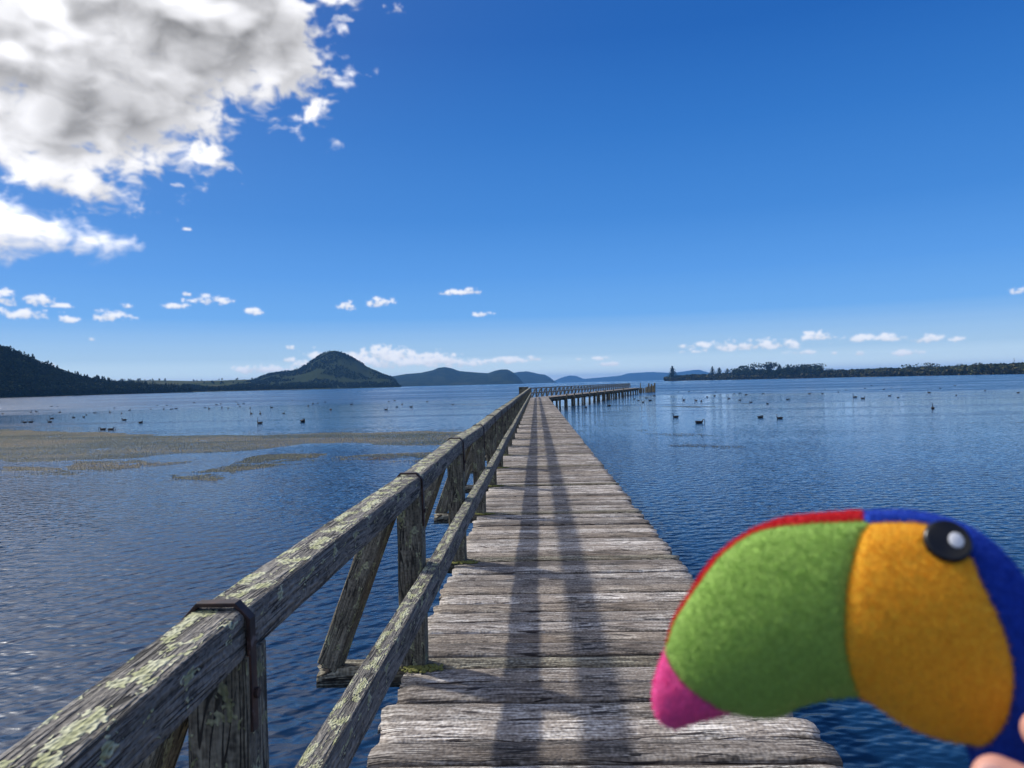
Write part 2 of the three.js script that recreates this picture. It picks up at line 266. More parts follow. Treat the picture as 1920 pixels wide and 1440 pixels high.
// ------------------------------------------------------------------ hills and shores
function terrain(name, label, ridge, D, shoreD, back, colour, rough, cols = 260) {
  // ridge: [photo x, photo y of the skyline] at distance D; the land rises from the shore at shoreD (may vary with x) and falls away behind
  const pos = [], col = [], idx = [], x0 = ridge[0][0], x1 = ridge[ridge.length - 1][0], rows = 34, seed = x0 * .013 + x1 * .007;
  const shore = typeof shoreD === 'function' ? shoreD : () => shoreD, dist = typeof D === 'function' ? D : () => D;
  const at = [];
  for (let i = 0; i <= cols; i++) {
    const px = mix(x0, x1, i / cols), py = through(ridge, px)[0], dir = bearing(px, horizonY(px)); dir.y = 0; dir.normalize();
    const D0 = dist(px), S0 = shore(px), cosv = Math.cos(Math.atan((px - 960) / FPX)), Hh = Math.max(.5, (horizonY(px) - py) / FPX * D0 * cosv + EYE);
    for (let j = 0; j <= rows; j++) {
      const t = j / rows * 1.5, d = t < 1 ? mix(S0, D0, t) : mix(D0, D0 + back, (t - 1) / .5), X = dir.x * d, Z = dir.z * d;
      let h = t < 1 ? Hh * (Math.pow(sstep(-.25, 1.0, t), 1.25) * 1.12 - .12 * (1 - t)) : Hh * (1 - sstep(1, 1.5, t));
      const k = sstep(0, .3, t) * (1 - sstep(.85, 1, t) * .75), n = fbm(X / (D0 * .06) + seed, Z / (D0 * .10), 5);
      h = t < .02 ? -1.5 : Math.max(-.5, h + n * k * Hh * rough * (t < 1 ? 1 : .3));
      pos.push(X, h, Z); const c = colour(X, Z, h, Hh, t, px); col.push(...c);
    }
  }
  for (let i = 0; i < cols; i++) for (let j = 0; j < rows; j++) { const a = i * (rows + 1) + j, b = a + rows + 1; idx.push(a, b, a + 1, b, b + 1, a + 1); }
  const g = new THREE.BufferGeometry(); g.setAttribute('position', new THREE.Float32BufferAttribute(pos, 3)); g.setAttribute('color', new THREE.Float32BufferAttribute(col, 3)); g.setIndex(idx); g.computeVertexNormals();
  const m = shade(new THREE.Mesh(g, new THREE.MeshPhysicalMaterial({ vertexColors: true, roughness: 1, specularIntensity: 0 })));
  tag(top(name, m), label, 'hill', null, 'structure'); m.userData.at = undefined; delete m.userData.at;
  return { pos, rows, cols, mesh: m };
}
const bush = [.020, .030, .014], grass = [.060, .068, .030], dry = [.085, .080, .040];
const cover = (scale, share) => (X, Z) => { const n = fbm(X / scale, Z / scale, 5), m = fbm(X / (scale * .25) + 9, Z / (scale * .25), 3); return lerp(lerp(bush, [.045, .058, .022], sstep(-.3, .4, m)), lerp(grass, dry, sstep(-.2, .5, m)), sstep(-.1 + .6 - share, .15 + .6 - share, n)); };
const woodland = terrain('hill', 'dark wooded hillside at the left edge of the lake', [[-420, 652], [-260, 642], [-120, 648], [0, 669], [30, 679], [60, 691], [95, 704], [130, 714], [175, 723], [230, 729.5], [300, 734], [360, 738]], (px) => mix(1100, 1500, clamp(px / 360)), (px) => mix(860, 1380, clamp(px / 360)), 300, cover(80, .05), .12, 200);
const lowland = terrain('plain', 'low shore with pale fields beyond a dark belt of trees', [[120, 722], [200, 718], [280, 716], [360, 716.5], [430, 715.5], [480, 714], [540, 713], [620, 714]], 2900, 1500, 400, cover(240, .72), .10, 120);
const cone = terrain('hill', 'steep green cone of a hill above the far shore', [[440, 724], [470, 717], [490, 711], [505, 706], [530, 702], [548, 700], [560, 697], [575, 690], [590, 680], [605, 671], [618, 666], [630, 665], [642, 668], [660, 677], [675, 684], [690, 693], [705, 698], [720, 704], [733, 709], [742, 715], [748, 724], [752, 728]], 2500, 1750, 500, (X, Z) => lerp(cover(120, .3)(X, Z), [.030, .040, .020], .85), .14, 300);
const second = terrain('hill', 'blue wooded range with a flat topped bluff across the lake', [[690, 716], [735, 708], [760, 704], [790, 701.5], [812, 697], [822, 693], [835, 691.5], [848, 694], [862, 698.5], [890, 700.5], [915, 702], [928, 698], [940, 695.5], [952, 695.5], [962, 700], [972, 708], [982, 719], [986, 723]], 5200, 3900, 900, (...q) => cover(260, .06)(...q).map((v) => v * .6), .10, 260);
terrain('hill', 'blue headland ending in a slope down to the water', [[920, 712], [945, 704], [962, 701.5], [975, 699.5], [988, 698.5], [1000, 700.5], [1012, 703], [1022, 704], [1030, 708], [1040, 715], [1046, 720]], 7600, 6500, 900, (...q) => cover(380, .05)(...q).map((v) => v * .6), .08, 160);
terrain('hill', 'pale blue hills on the far horizon beyond the jetty', [[1020, 719], [1040, 714], [1055, 708.5], [1068, 705.5], [1080, 706], [1095, 711], [1120, 709], [1150, 706.5], [1165, 705], [1178, 701.5], [1200, 700], [1225, 699], [1255, 700.5], [1280, 698.5], [1300, 695.5], [1312, 695], [1325, 699], [1345, 703], [1400, 705], [1480, 707], [1500, 708]], 13500, 12300, 1500, (...q) => cover(700, .1)(...q).map((v) => v * .6), .06, 220);
// low spit on the right
const spitShore = (px) => mix(1950, 1150, clamp((px - 1255) / 660));
const spit = terrain('spit', 'low scrubby spit reaching in from the right', [[1249, 713.2], [1256, 711.5], [1300, 709], [1500, 704], [1700, 699], [1920, 694], [2150, 688], [2350, 684]], (px) => spitShore(px) + 90, spitShore, 200, (X, Z, h, H, t) => t < .16 ? lerp([.16, .13, .08], [.10, .085, .05], fbm(X / 9, Z / 9, 3) + .5) : cover(40, .25)(X, Z), .2, 200);
console.log('hills done');

// leafy masses ---------------------------------------------------------------
function foliage(seed, shapeFn, count, size, cols) {               // many small bent leaf-clump faces through a volume; shapeFn(r) -> [x, y, z, s]
  const r = rng(seed), pos = [], col = [], idx = [];
  for (let i = 0; i < count; i++) {
    const [x, y, z, s = 1] = shapeFn(r), q = size * s * (.6 + .8 * r()), c = cols[Math.floor(r() * cols.length)], a = r() * 6.283, b = (r() - .5) * 2.4, e = new THREE.Euler(b, a, (r() - .5) * 1.2), base = pos.length / 3;
    for (const [u, v, w] of [[-1, -.55, 0], [1, -.5, .2], [.85, .6, -.15], [-.1, 1.05, .25], [-.95, .5, 0]]) { const p = new THREE.Vector3(u * q, v * q, w * q).applyEuler(e); pos.push(x + p.x, y + p.y, z + p.z); const j = .8 + .4 * r(); col.push(c[0] * j, c[1] * j, c[2] * j); }
    idx.push(base, base + 1, base + 2, base, base + 2, base + 3, base, base + 3, base + 4);
  }
  const g = new THREE.BufferGeometry(); g.setAttribute('position', new THREE.Float32BufferAttribute(pos, 3)); g.setAttribute('color', new THREE.Float32BufferAttribute(col, 3)); g.setIndex(idx); g.computeVertexNormals(); return g;
}
const leafMat = new THREE.MeshPhysicalMaterial({ vertexColors: true, roughness: 1, specularIntensity: .15, side: THREE.DoubleSide });
const barkMat = new THREE.MeshStandardMaterial({ color: new THREE.Color(.06, .05, .04), roughness: 1 });
const GREENS = [[.030, .046, .018], [.022, .035, .016], [.045, .058, .020], [.035, .04, .018]], OLIVES = [[.075, .075, .028], [.055, .06, .025], [.10, .085, .04], [.04, .05, .02]];
const conifer = (r) => { const y = Math.pow(r(), .9), a = r() * 6.283, w = Math.pow(1 - y, .75) * .22 * (.45 + 1.1 * Math.sin(y * 31 + a) ** 2 * (.6 + .8 * n2(y * 9, a * 1.5 + 7) + .4)) + .012, q = Math.sqrt(r()) * w; return [Math.cos(a) * q, .08 + y * .92, Math.sin(a) * q, .5 + (1 - y) * .8]; };
const lobes = (seed, n, wide) => { const rr = rng(seed), L = []; for (let i = 0; i < n; i++) { const a = rr() * 6.283, q = Math.sqrt(rr()) * wide; L.push([Math.cos(a) * q, .12 + rr() * .74, Math.sin(a) * q, .12 + rr() * .12]); } return (r) => { const l = L[Math.floor(r() * n)], a = r() * 6.283, c = r() * 2 - 1, s = Math.sqrt(1 - c * c), q = l[3] * Math.cbrt(.35 + .65 * r()); return [l[0] + Math.cos(a) * s * q, l[1] + c * q * .8, l[2] + Math.sin(a) * s * q, 1]; }; };
// one mass of forest on the wooded hillside
function forest(name, label, geo, spots) {
  const im = shade(new THREE.InstancedMesh(geo, leafMat, spots.length)), m = new THREE.Matrix4(), q = new THREE.Quaternion(), up = V(0, 1, 0), r = rng(spots.length), c = new THREE.Color();
  spots.forEach(([x, y, z, h, w, tint], i) => { q.setFromAxisAngle(up, r() * 6.283); m.compose(V(x, y, z), q, V(h * w, h, h * w)); im.setMatrixAt(i, m); const k = (tint ?? 1) * (.7 + .6 * r()); im.setColorAt(i, c.setRGB(k, k * (1 + .1 * (r() - .5)), k)); });
  tag(top(name, im), label, 'forest', null, 'stuff'); return im;
}
function surfaceSpots(t, n, seed, test, hmin, hmax) {
  const r = rng(seed), out = []; let guard = 0;
  while (out.length < n && guard++ < n * 30) {
    const fi = r() * t.cols, fj = r() * t.rows * .72, i = Math.min(t.cols - 1, Math.floor(fi)), j = Math.min(t.rows - 1, Math.floor(fj)), a = fi - i, b = fj - j, k = (p, q) => ((i + p) * (t.rows + 1) + j + q) * 3;
    const P = [0, 1, 2].map((c) => mix(mix(t.pos[k(0, 0) + c], t.pos[k(1, 0) + c], a), mix(t.pos[k(0, 1) + c], t.pos[k(1, 1) + c], a), b));
    if (P[1] < .3 || !test(P, fj / t.rows * 1.5, fi / t.cols, r)) continue;
    out.push([P[0], P[1] - .3, P[2], mix(hmin, hmax, Math.pow(r(), 1.5)), .8 + .5 * r(), 1]);
  }
  return out;
}
const coniferFar = foliage(11, conifer, 110, .055, GREENS), broadFar = foliage(12, lobes(3, 7, .22), 120, .075, GREENS), shrubFar = foliage(13, (r) => { const a = r() * 6.283, q = Math.sqrt(r()) * .55; return [Math.cos(a) * q, .1 + r() * .75 * (1 - q * .6), Math.sin(a) * q, 1]; }, 70, .17, OLIVES);
forest('hillside_forest', 'dense dark trees covering the left hillside down to the water', broadFar, surfaceSpots(woodland, 7000, 1, () => true, 6, 11));
forest('hillside_forest', 'scattered dark conifers standing out along the left ridge', coniferFar, surfaceSpots(woodland, 1300, 2, (p, t) => t > .25, 9, 16));
forest('shoreline_trees', 'dark belt of trees along the low far shore', broadFar, surfaceSpots(lowland, 2600, 3, (p, t, s, r) => t < .26 + .06 * Math.sin(s * 30) || r() < .01, 6, 10));
forest('hill_bush', 'dark bush in patches on the cone shaped hill', broadFar, surfaceSpots(cone, 5200, 4, (p, t, s, r) => t < .18 || fbm(p[0] / 110, p[2] / 110, 4) < -.02 + .12 * r(), 3, 6));
forest('spit_scrub', 'low brownish scrub along the spit on the right', shrubFar, surfaceSpots(spit, 6500, 5, (p, t) => t > .12, 4, 12));

forest('grove_thicket', 'dark undergrowth filling the grove on the spit', broadFar, surfaceSpots(spit, 420, 6, (p, t, s) => t > .15 && t < .9 && s > .115 && s < .265, 9, 20));
// trees on the spit that stand out one by one
function tree(name, label, px, topY, widthPx, kind, seed, extra = 45) {
  const d = spitShore(px) + extra, dir = bearing(px, horizonY(px)); dir.y = 0; dir.normalize();
  const cosv = Math.cos(Math.atan((px - 960) / FPX)), hgt = (horizonY(px) - topY) / FPX * d * cosv + EYE - 1.2, wid = widthPx / FPX * d;
  const g = new THREE.Group(); top(name, g); g.position.set(dir.x * d, 1.2, dir.z * d); g.rotation.y = seed;
  tag(g, label, kind === 'dead' ? 'dead tree' : 'tree', kind === 'dead' ? null : 'trees on the spit');
  const trunk = new THREE.CylinderGeometry(hgt * .006, hgt * .02, hgt * .9, 7, 5); trunk.translate(0, hgt * .45, 0);
  { const p = trunk.attributes.position; for (let i = 0; i < p.count; i++) { const y = p.getY(i) / hgt; p.setX(i, p.getX(i) + hgt * .03 * n2(y * 2.3 + seed, 3)); } trunk.computeVertexNormals(); }
  const limbs = [trunk], r = rng(seed * 91 + 5);
  for (let i = 0; i < 9; i++) { const y = (.3 + .55 * r()) * hgt, a = r() * 6.283, L = wid * (kind === 'conifer' ? .3 : .42) * (1.1 - y / hgt), b = new THREE.CylinderGeometry(hgt * .002, hgt * .007, L, 5); b.translate(0, L / 2, 0); b.rotateZ(-1.0 + .4 * r()); b.rotateY(a); b.translate(0, y, 0); limbs.push(b); }
  part('trunk', mergeGeometries(limbs.map((l) => l.index ? l.toNonIndexed() : l)), kind === 'dead' ? new THREE.MeshStandardMaterial({ color: new THREE.Color(.10, .09, .08), roughness: 1 }) : barkMat, g);
  if (kind === 'dead') return;
  const sx = wid / .55, fn = kind === 'conifer' ? conifer : lobes(seed + 20, 12, kind === 'wide' ? .26 : .2);
  const cr = foliage(seed + 70, (q) => { const p = fn(q); const w = kind === 'conifer' ? wid / .48 : sx; return [p[0] * w, p[1] * hgt, p[2] * w, p[3]]; }, 620, hgt * .034, kind === 'pale' ? OLIVES : GREENS);
  part('crown', cr, leafMat, g);
}
[['pine_tree', 'tall dark conifer alone at the tip of the spit', 1261, 686, 17, 'conifer'], ['broadleaf_tree', 'low dark bushy tree beside the conifer at the spit tip', 1276, 702, 22, 'wide'], ['pine_tree', 'slim conifer first of the pair left of the main grove', 1336, 687, 14, 'conifer'], ['pine_tree', 'stouter conifer right of the pair left of the main grove', 1349, 689, 17, 'conifer'], ['pine_tree', 'shorter conifer standing between the pair and the grove', 1364, 691, 20, 'conifer'], ['broadleaf_tree', 'dark tree at the left end of the main grove', 1386, 687, 22, 'wide'], ['broadleaf_tree', 'tall dark rounded tree in the left part of the main grove', 1404, 680, 28, 'wide'], ['broadleaf_tree', 'broad dark tree forming the grove crown left of centre', 1424, 679, 34, 'wide'], ['broadleaf_tree', 'tallest rounded tree near the middle of the main grove', 1442, 678, 28, 'wide'], ['pine_tree', 'pointed conifer in the middle dip of the main grove', 1462, 683, 18, 'conifer'], ['pine_tree', 'pointed conifer right of the dip in the main grove', 1478, 683, 18, 'conifer'], ['broadleaf_tree', 'dark tree in the right part of the main grove', 1494, 681, 28, 'wide'], ['broadleaf_tree', 'broad dark tree near the right end of the main grove', 1512, 680, 32, 'wide'], ['broadleaf_tree', 'rounded dark tree closing the right end of the main grove', 1528, 682, 26, 'wide'], ['broadleaf_tree', 'small tree just right of the main grove', 1560, 689, 20, 'wide'], ['broadleaf_tree', 'leaning dark tree rising from the scrub right of centre', 1706, 679, 30, 'wide'], ['broadleaf_tree', 'olive tree beside the leaning dark tree on the spit', 1745, 679, 34, 'pale'], ['broadleaf_tree', 'small dark tree between the olive tree and the dead snag', 1795, 682, 20, 'wide'], ['broadleaf_tree', 'pale thin crowned tree left of the dead snag', 1830, 679, 22, 'pale'], ['broadleaf_tree', 'low dark tree nearest the dead snag', 1864, 684, 26, 'wide'], ['dead_tree', 'bare dead tree trunk standing tall near the right edge', 1902, 668, 14, 'dead']].forEach(([n, l, x, y, w, k], i) => tree(n, l, x, y, w, k, i + 1, 40 + (i * 37 % 30)));
console.log('trees done');

// ------------------------------------------------------------------ the jetty
const jetty = top('jetty', new THREE.Group());
tag(jetty, 'long weathered plank jetty with one lichen covered handrail bending right far out', 'jetty');
const LEFT = -.75, RIGHT = 1.18, END = -79, BAY = 2.4, FIRST = -1.66;
const posts = []; for (let k = -1; FIRST - k * BAY > END; k++) posts.push(FIRST - k * BAY);
// planks: a handful of shapes, each used many times
function plankGeo(len, wid, thick, segs, seed) {
  const r = rng(seed), pos = [], uv = [], idx = [], prof = [[-.5, -1, 0], [-.5, -.32, .06], [-.445, -.05, .14], [-.2, 0, .38], [.18, 0, .62], [.445, -.06, .86], [.5, -.32, .94], [.5, -1, 1]], P = prof.length, u0 = r(), v0 = r(), o = seed * 9.3;
  for (let i = 0; i <= segs; i++) for (let k = 0; k < P; k++) {
    let x = len * i / segs; const end = i === 0 ? 1 : i === segs ? -1 : 0, e = prof[k];
    if (end) x += end * (.012 * (k < 3 || k > 4 ? 1 : 0) + .018 * r() + (e[1] > -.1 ? .006 : 0));
    const w = wid * (1 + .035 * n2(x * 2.2 + o, k < 4 ? 1.5 : 8.5) + .03 * n2(x * 9 + o, k < 4 ? 2.5 : 6.5)), y = e[1] * thick + (e[1] > -.5 ? .005 * n2(x * 1.3 + o, 4.4 + k * .3) + .003 * n2(x * 7 + o, k * 1.7) : 0) - (end && e[1] > -.5 ? .008 : 0);
    pos.push(x, y, e[0] * w); uv.push(u0 + x / 2.6, v0 + e[2] * wid / 1.25 + (e[1] < -.5 ? .05 * Math.sign(e[0]) : 0));
  }
  for (let i = 0; i < segs; i++) for (let k = 0; k < P; k++) { const a = i * P + k, b = i * P + (k + 1) % P, c = a + P, d = b + P; idx.push(a, c, b, b, c, d); }
  for (const i of [0, segs]) for (let k = 1; k < P - 1; k++) { const a = i * P; i ? idx.push(a, a + k + 1, a + k) : idx.push(a, a + k, a + k + 1); }
  let g = new THREE.BufferGeometry(); g.setAttribute('position', new THREE.Float32BufferAttribute(pos, 3)); g.setAttribute('uv', new THREE.Float32BufferAttribute(uv, 2)); g.setIndex(idx); g.computeVertexNormals(); return g;
}
const PLEN = RIGHT - LEFT, nearPlanks = [], farPlanks = [];
for (let i = 0; i < 22; i++) nearPlanks.push(plankGeo(PLEN, .19, .06, 22, 100 + i));
for (let i = 0; i < 12; i++) farPlanks.push(plankGeo(PLEN, .19, .06, 4, 200 + i));
const longNear = plankGeo(PLEN + .49, .15, .105, 26, 301), longFar = plankGeo(PLEN + .49, .15, .105, 4, 302);
{
  const r = rng(77), rest = []; let z = 1.0, made = 0, pk = 0;
  while (z > END) {
    const bearer = posts.some((p) => Math.abs(p - .02 - z) < .1), w = bearer ? .15 : .17 + .04 * r(), gap = .012 + .026 * r() * r();
    const near = z > -16, g = bearer ? (near ? longNear : longFar) : near ? nearPlanks[Math.floor(r() * 22)] : farPlanks[Math.floor(r() * 12)], m = deckMats[Math.floor(r() * 5)];
    const dx = (r() - .5) * .05, dy = (r() - .5) * .016, tilt = (r() - .5) * .012, twist = (r() - .5) * .004, sz = w / (bearer ? .15 : .19), zc = z - w / 2;
    const x = bearer ? LEFT - .48 : LEFT + dx, flip = !bearer && r() < .5;
    const place = (o) => { o.position.set(flip ? RIGHT + dx * .3 : x, DECK + dy + (bearer ? .004 : 0), zc); o.rotation.set(tilt, (flip ? Math.PI : 0) + twist, 0); o.scale.set(1 - .012 * r(), 1, sz); };
    if (zc < -2.7 && made < 300) { const o = part(bearer ? 'outrigger_plank' : 'plank', g, bearer ? mossyWood : m, jetty); place(o); made++; }
    else { const o = new THREE.Object3D(); place(o); o.updateMatrix(); rest.push([deckMats.indexOf(m), g.clone().applyMatrix4(o.matrix)]); }
    z -= w + gap;
  }
  const o = part('decking', mergeGeometries(rest.map((q) => q[1])), deckMats[0], jetty); o.userData.kind = 'stuff';
}
console.log('planks done');
// railing: posts, braces, handrail lengths, lower rail lengths, iron straps
const wob = (k, s) => n2(k * .83 + s, s * 2.1);
function straps(parent, x, y, z, tilt) {
  const band = .030, th = .007, w = .138, h = .40, sh = new THREE.Shape(); // a flat bar bent over the rail, seen from its end
  const P = [[-w / 2, -.19], [-w / 2, -.022], [-w / 2 + .028, .006], [w / 2 - .028, .006], [w / 2, -.022], [w / 2 + .003, -h + .13]], out = P.map(([a, b], i) => i < 2 ? [a - th, b] : i === 2 ? [a - th * .4, b + th] : i === 3 ? [a + th * .4, b + th] : [a + th, b]);
  sh.moveTo(...P[0]); P.slice(1).forEach((p) => sh.lineTo(...p)); out.reverse().forEach((p) => sh.lineTo(...p)); sh.closePath();
  const g = new THREE.ExtrudeGeometry(sh, { depth: band, bevelEnabled: true, bevelSize: .0012, bevelThickness: .0012, bevelSegments: 1 }); g.translate(0, 0, -band / 2);
  const s = part('iron_strap', g, ironMat, parent); s.position.set(x, y, z); s.rotation.set(tilt, 0, 0);
  const bolt = new THREE.CylinderGeometry(.011, .013, .012, 6); bolt.rotateZ(Math.PI / 2); const b = part('bolt', bolt, ironMat, s); b.position.set(w / 2 + th + .006, -.19, 0);
  const nail = new THREE.CylinderGeometry(.0035, .0035, .05, 6); nail.rotateX(Math.PI / 2); const n = part('spike', nail, ironMat, s); n.position.set(w / 2 + .004, -.085, -.005);
}
const railTop = 1.024, RX = -.698;
function railing(origin, turn, n, zs, detail) {                   // runs along -z of its own frame
  const g = detail ? jetty : new THREE.Group(); const toWorld = new THREE.Matrix4().makeRotationY(turn).setPosition(origin);
  const put = (m) => { m.updateMatrix(); m.applyMatrix4(toWorld); return m; };
  const J = zs.map((z, k) => [RX + .016 * wob(k, 3), DECK + railTop + .022 * wob(k, 9), z]); if (detail) { J[0][0] -= .03; J[0][1] -= .10; J[1][0] -= .018; J[1][1] -= .01; }
  zs.forEach((z, k) => {
    const near = detail && z > -18, sg = near ? 1 : 0, seed = k * 7 + (detail ? 1 : 900);
    const [jx, jy] = J[k], lean = .008 * wob(k, 17);
    const p = part('post', beam(railTop - .11, .135, .135, sg ? 10 : 2, .14, sg ? .035 : .01, seed, seed * .37, 1.4), postMat, jetty); between(p, V(jx + .004, DECK - .004, z - .068), V(jx + .004 + lean, jy - .112, z - .068 + .01 * wob(k, 5))); put(p);
    const b = part('brace', beam(.915, .125, .08, sg ? 12 : 2, .14, sg ? .05 : .01, seed + 3, seed * .71, 1.4), postMat, jetty); between(b, V(-1.155, DECK - .01, z - .075), V(jx - .12, jy - .135, z - .07)); put(b);
    if (near && z < -2) {
      const q = rng(seed + 50), bits = []; for (let i = 0; i < 60; i++) { const a = q() * 6.283, e = Math.sqrt(q()), g0 = new THREE.IcosahedronGeometry(.008 + .013 * q() * (1.2 - e), 0); g0.scale(1.3, .7, 1.1); g0.rotateY(q() * 6); g0.translate(Math.cos(a) * e * .13, .002, Math.sin(a) * e * .06); bits.push(g0); }
      const m = part('moss_cushion', mergeGeometries(bits), mossMat, jetty); m.position.set(jx + .05, DECK + .006, z + .015); put(m); }
    if (k + 1 < zs.length) {
      const [ax, ay, az] = J[k], [bx, by, bz] = J[k + 1], L = az - bz - .004, tint = railMat;
      const h = part('handrail', beam(L, .128, .112, near ? 34 : 4, .20, near ? .045 : .02, seed + 11, k * .433 + (detail ? 0 : .2)), tint, jetty); between(h, V(ax, ay - .056, az - .03), V(bx, by - .056, bz - .03)); put(h);
      const l0 = .47 + .018 * wob(k, 21), l1 = .47 + .018 * wob(k + 1, 21);
      const lr = part('lower_rail', beam(L, .078, .13, near ? 26 : 4, .13, near ? .05 : .02, seed + 23, k * .29 + .13), tint, jetty); between(lr, V(ax + .116, DECK + l0, az - .03), V(bx + .116, DECK + l1, bz - .03)); put(lr);
    }
    if (detail && z > -34) straps(jetty, jx, jy + .0035, z - .034, 0);
  });
}
railing(V(0, 0, 0), 0, 0, posts, true);
const TURN = R(-13.8), BEND = V(-.1, 0, END + .6), FARLEN = 86;
const farPosts = []; for (let z = -.6; z > -FARLEN; z -= BAY) farPosts.push(z);
railing(BEND, TURN, 0, farPosts, false);
// far arm: its deck, stringers, and all piles
{
  const toWorld = new THREE.Matrix4().makeRotationY(TURN).setPosition(BEND), r = rng(19), deck = [];
  for (let z = 0; z > -FARLEN; z -= .21) { const o = new THREE.Object3D(); o.position.set(LEFT, DECK + (r() - .5) * .012, z - .1); o.updateMatrix(); const g = farPlanks[Math.floor(r() * 12)].clone(); g.applyMatrix4(o.matrix); g.applyMatrix4(toWorld); deck.push(g); }
  const d = part('decking', mergeGeometries(deck), deckMats[0], jetty); d.userData.kind = 'stuff'; d.userData.label = 'planks of the far arm seen nearly edge on';
  const stringer = (x, a, b, turned) => { const m = part('stringer', beam(a - b, .14, .24, 10, .08, .01, Math.round(x * 50 + 70), .2), postMat, jetty); m.position.set(x, DECK - .185, a); if (turned) { m.updateMatrix(); m.applyMatrix4(toWorld); } };
  for (const x of [-.5, .22, .95]) { stringer(x, 1, END + .2, false); stringer(x, -.4, -FARLEN, true); }
  const pileGeo = (hgt, rad, seed) => { const g = new THREE.CylinderGeometry(rad * .92, rad, hgt, 12, 4); const p = g.attributes.position; for (let i = 0; i < p.count; i++) { const k = 1 + .08 * n2(p.getX(i) * 20 + seed, p.getY(i) * 3); p.setX(i, p.getX(i) * k); p.setZ(i, p.getZ(i) * k); } g.computeVertexNormals(); return g; };
  const pg = [pileGeo(3.0, .13, 1), pileGeo(3.0, .145, 2), pileGeo(3.0, .12, 3)], cross = beam(PLEN + .1, .2, .2, 4, .08, .01, 81); cross.rotateY(-Math.PI / 2);
  const bent = (z, turned, wide) => {
    for (const x of [-.5, 1.0]) { const m = part('pile', pg[Math.floor(r() * 3)], postMat, jetty); m.position.set(x + (r() - .5) * .12, DECK - .4 - 1.5, z + (r() - .5) * .3); m.rotation.set((r() - .5) * .03, r() * 6, (r() - .5) * .03); if (turned) { m.updateMatrix(); m.applyMatrix4(toWorld); } }
    const c = part('crosshead', cross, postMat, jetty); c.position.set(LEFT - .05, DECK - .405, z); if (turned) { c.updateMatrix(); c.applyMatrix4(toWorld); }
  };
  for (let z = -1; z > END; z -= 4.8) bent(z, false);
  for (let z = -1.5; z > -FARLEN; z -= 4.1) bent(z, true);
  const tall = pileGeo(3.9, .10, 5);
  for (const z of [-9, -13.5, -18.5, -24, -30, -37, -46, -58, -85.6]) { const m = part('fender_pile', tall, postMat, jetty); m.position.set(1.36, DECK - 1.72 + (z < -80 ? .75 : 0) , z); m.updateMatrix(); m.applyMatrix4(toWorld); }
  const eb = part('end_board', beam(.95, .12, 1.0, 3, .05, .02, 44), postMat, jetty); eb.rotation.y = Math.PI / 2; eb.position.set(-.85, DECK + .62, END + 1.2);
  // old piles left standing past the end of the arm
  const oldPiles = [[1199, 735, 728], [1203, 735, 727], [1207, 735, 728], [1211, 734.5, 726.5], [1214, 734.5, 725], [1217, 734, 719], [1220, 734, 724], [1222, 733.5, 720], [1225, 733.5, 723], [1227.5, 733.5, 718]];
  oldPiles.forEach(([px, py, ty], i) => { const p = onLevel(px, py + 1, 0), dist = -p.z, hgt = (py + 1 - ty) / FPX * dist, m = shade(new THREE.Mesh(pileGeo(hgt + 1, .2, i), postMat)); top('old_pile', m); m.position.set(p.x, (hgt + 1) / 2 - 1, p.z); m.rotation.z = (i % 3 - 1) * .03;
    tag(m, ['first stump of the ruined row past the jetty end', 'second stump of the ruined row past the jetty end', 'third stump of the ruined row past the jetty end', 'fourth stump of the ruined row past the jetty end', 'short pile leaning beside the first tall one in the end cluster', 'tall pile on the left of the end cluster', 'short pile between the two tall ones of the end cluster', 'tall middle pile of the end cluster', 'short pile inside the end cluster near its right edge', 'tallest and outermost pile of the end cluster'][i], 'pile', 'old piles past the jetty end'); });
}
console.log('jetty done');

// ------------------------------------------------------------------ black swans
function tubeAlong(points, rings) {                                // points: [x, y, rx, ry]; a body of one skin, in the xy plane, round in z
  const c = new THREE.CatmullRomCurve3(points.map((p) => V(p[0], p[1], 0))), N = 12, pos = [], idx = [];
  for (let i = 0; i <= rings; i++) {
    const t = i / rings, p = c.getPoint(t), tan = c.getTangent(t), f = t * (points.length - 1), a = Math.min(points.length - 2, Math.floor(f)), rw = mix(points[a][2], points[a + 1][2], f - a), rh = mix(points[a][3], points[a + 1][3], f - a), nx = -tan.y, ny = tan.x;
    for (let k = 0; k < N; k++) { const an = k / N * 6.28318; pos.push(p.x + nx * Math.cos(an) * rh, p.y + ny * Math.cos(an) * rh, Math.sin(an) * rw); }
  }
  for (let i = 0; i < rings; i++) for (let k = 0; k < N; k++) { const a = i * N + k, b = i * N + (k + 1) % N; idx.push(a, b, a + N, b, b + N, a + N); }
  const A = pos.length / 3; pos.push(...c.getPoint(0).toArray(), ...c.getPoint(1).toArray()); for (let k = 0; k < N; k++) { idx.push(A, (k + 1) % N, k, A + 1, rings * N + k, rings * N + (k + 1) % N); }
  const g = new THREE.BufferGeometry(); g.setAttribute('position', new THREE.Float32BufferAttribute(pos, 3)); g.setIndex(idx); g.computeVertexNormals(); return g;
}
const plumage = new THREE.MeshStandardMaterial({ color: new THREE.Color(.014, .013, .013), roughness: .7 }), beakRed = new THREE.MeshStandardMaterial({ color: new THREE.Color(.35, .04, .03), roughness: .5 }), flight = new THREE.MeshStandardMaterial({ color: new THREE.Color(.03, .028, .027), roughness: .8 });
const body = [[-.42, .13, .015, .012], [-.34, .12, .07, .05], [-.2, .09, .15, .12], [0, .08, .19, .15], [.17, .09, .16, .13], [.27, .14, .09, .09], [.31, .24, .05, .05]];
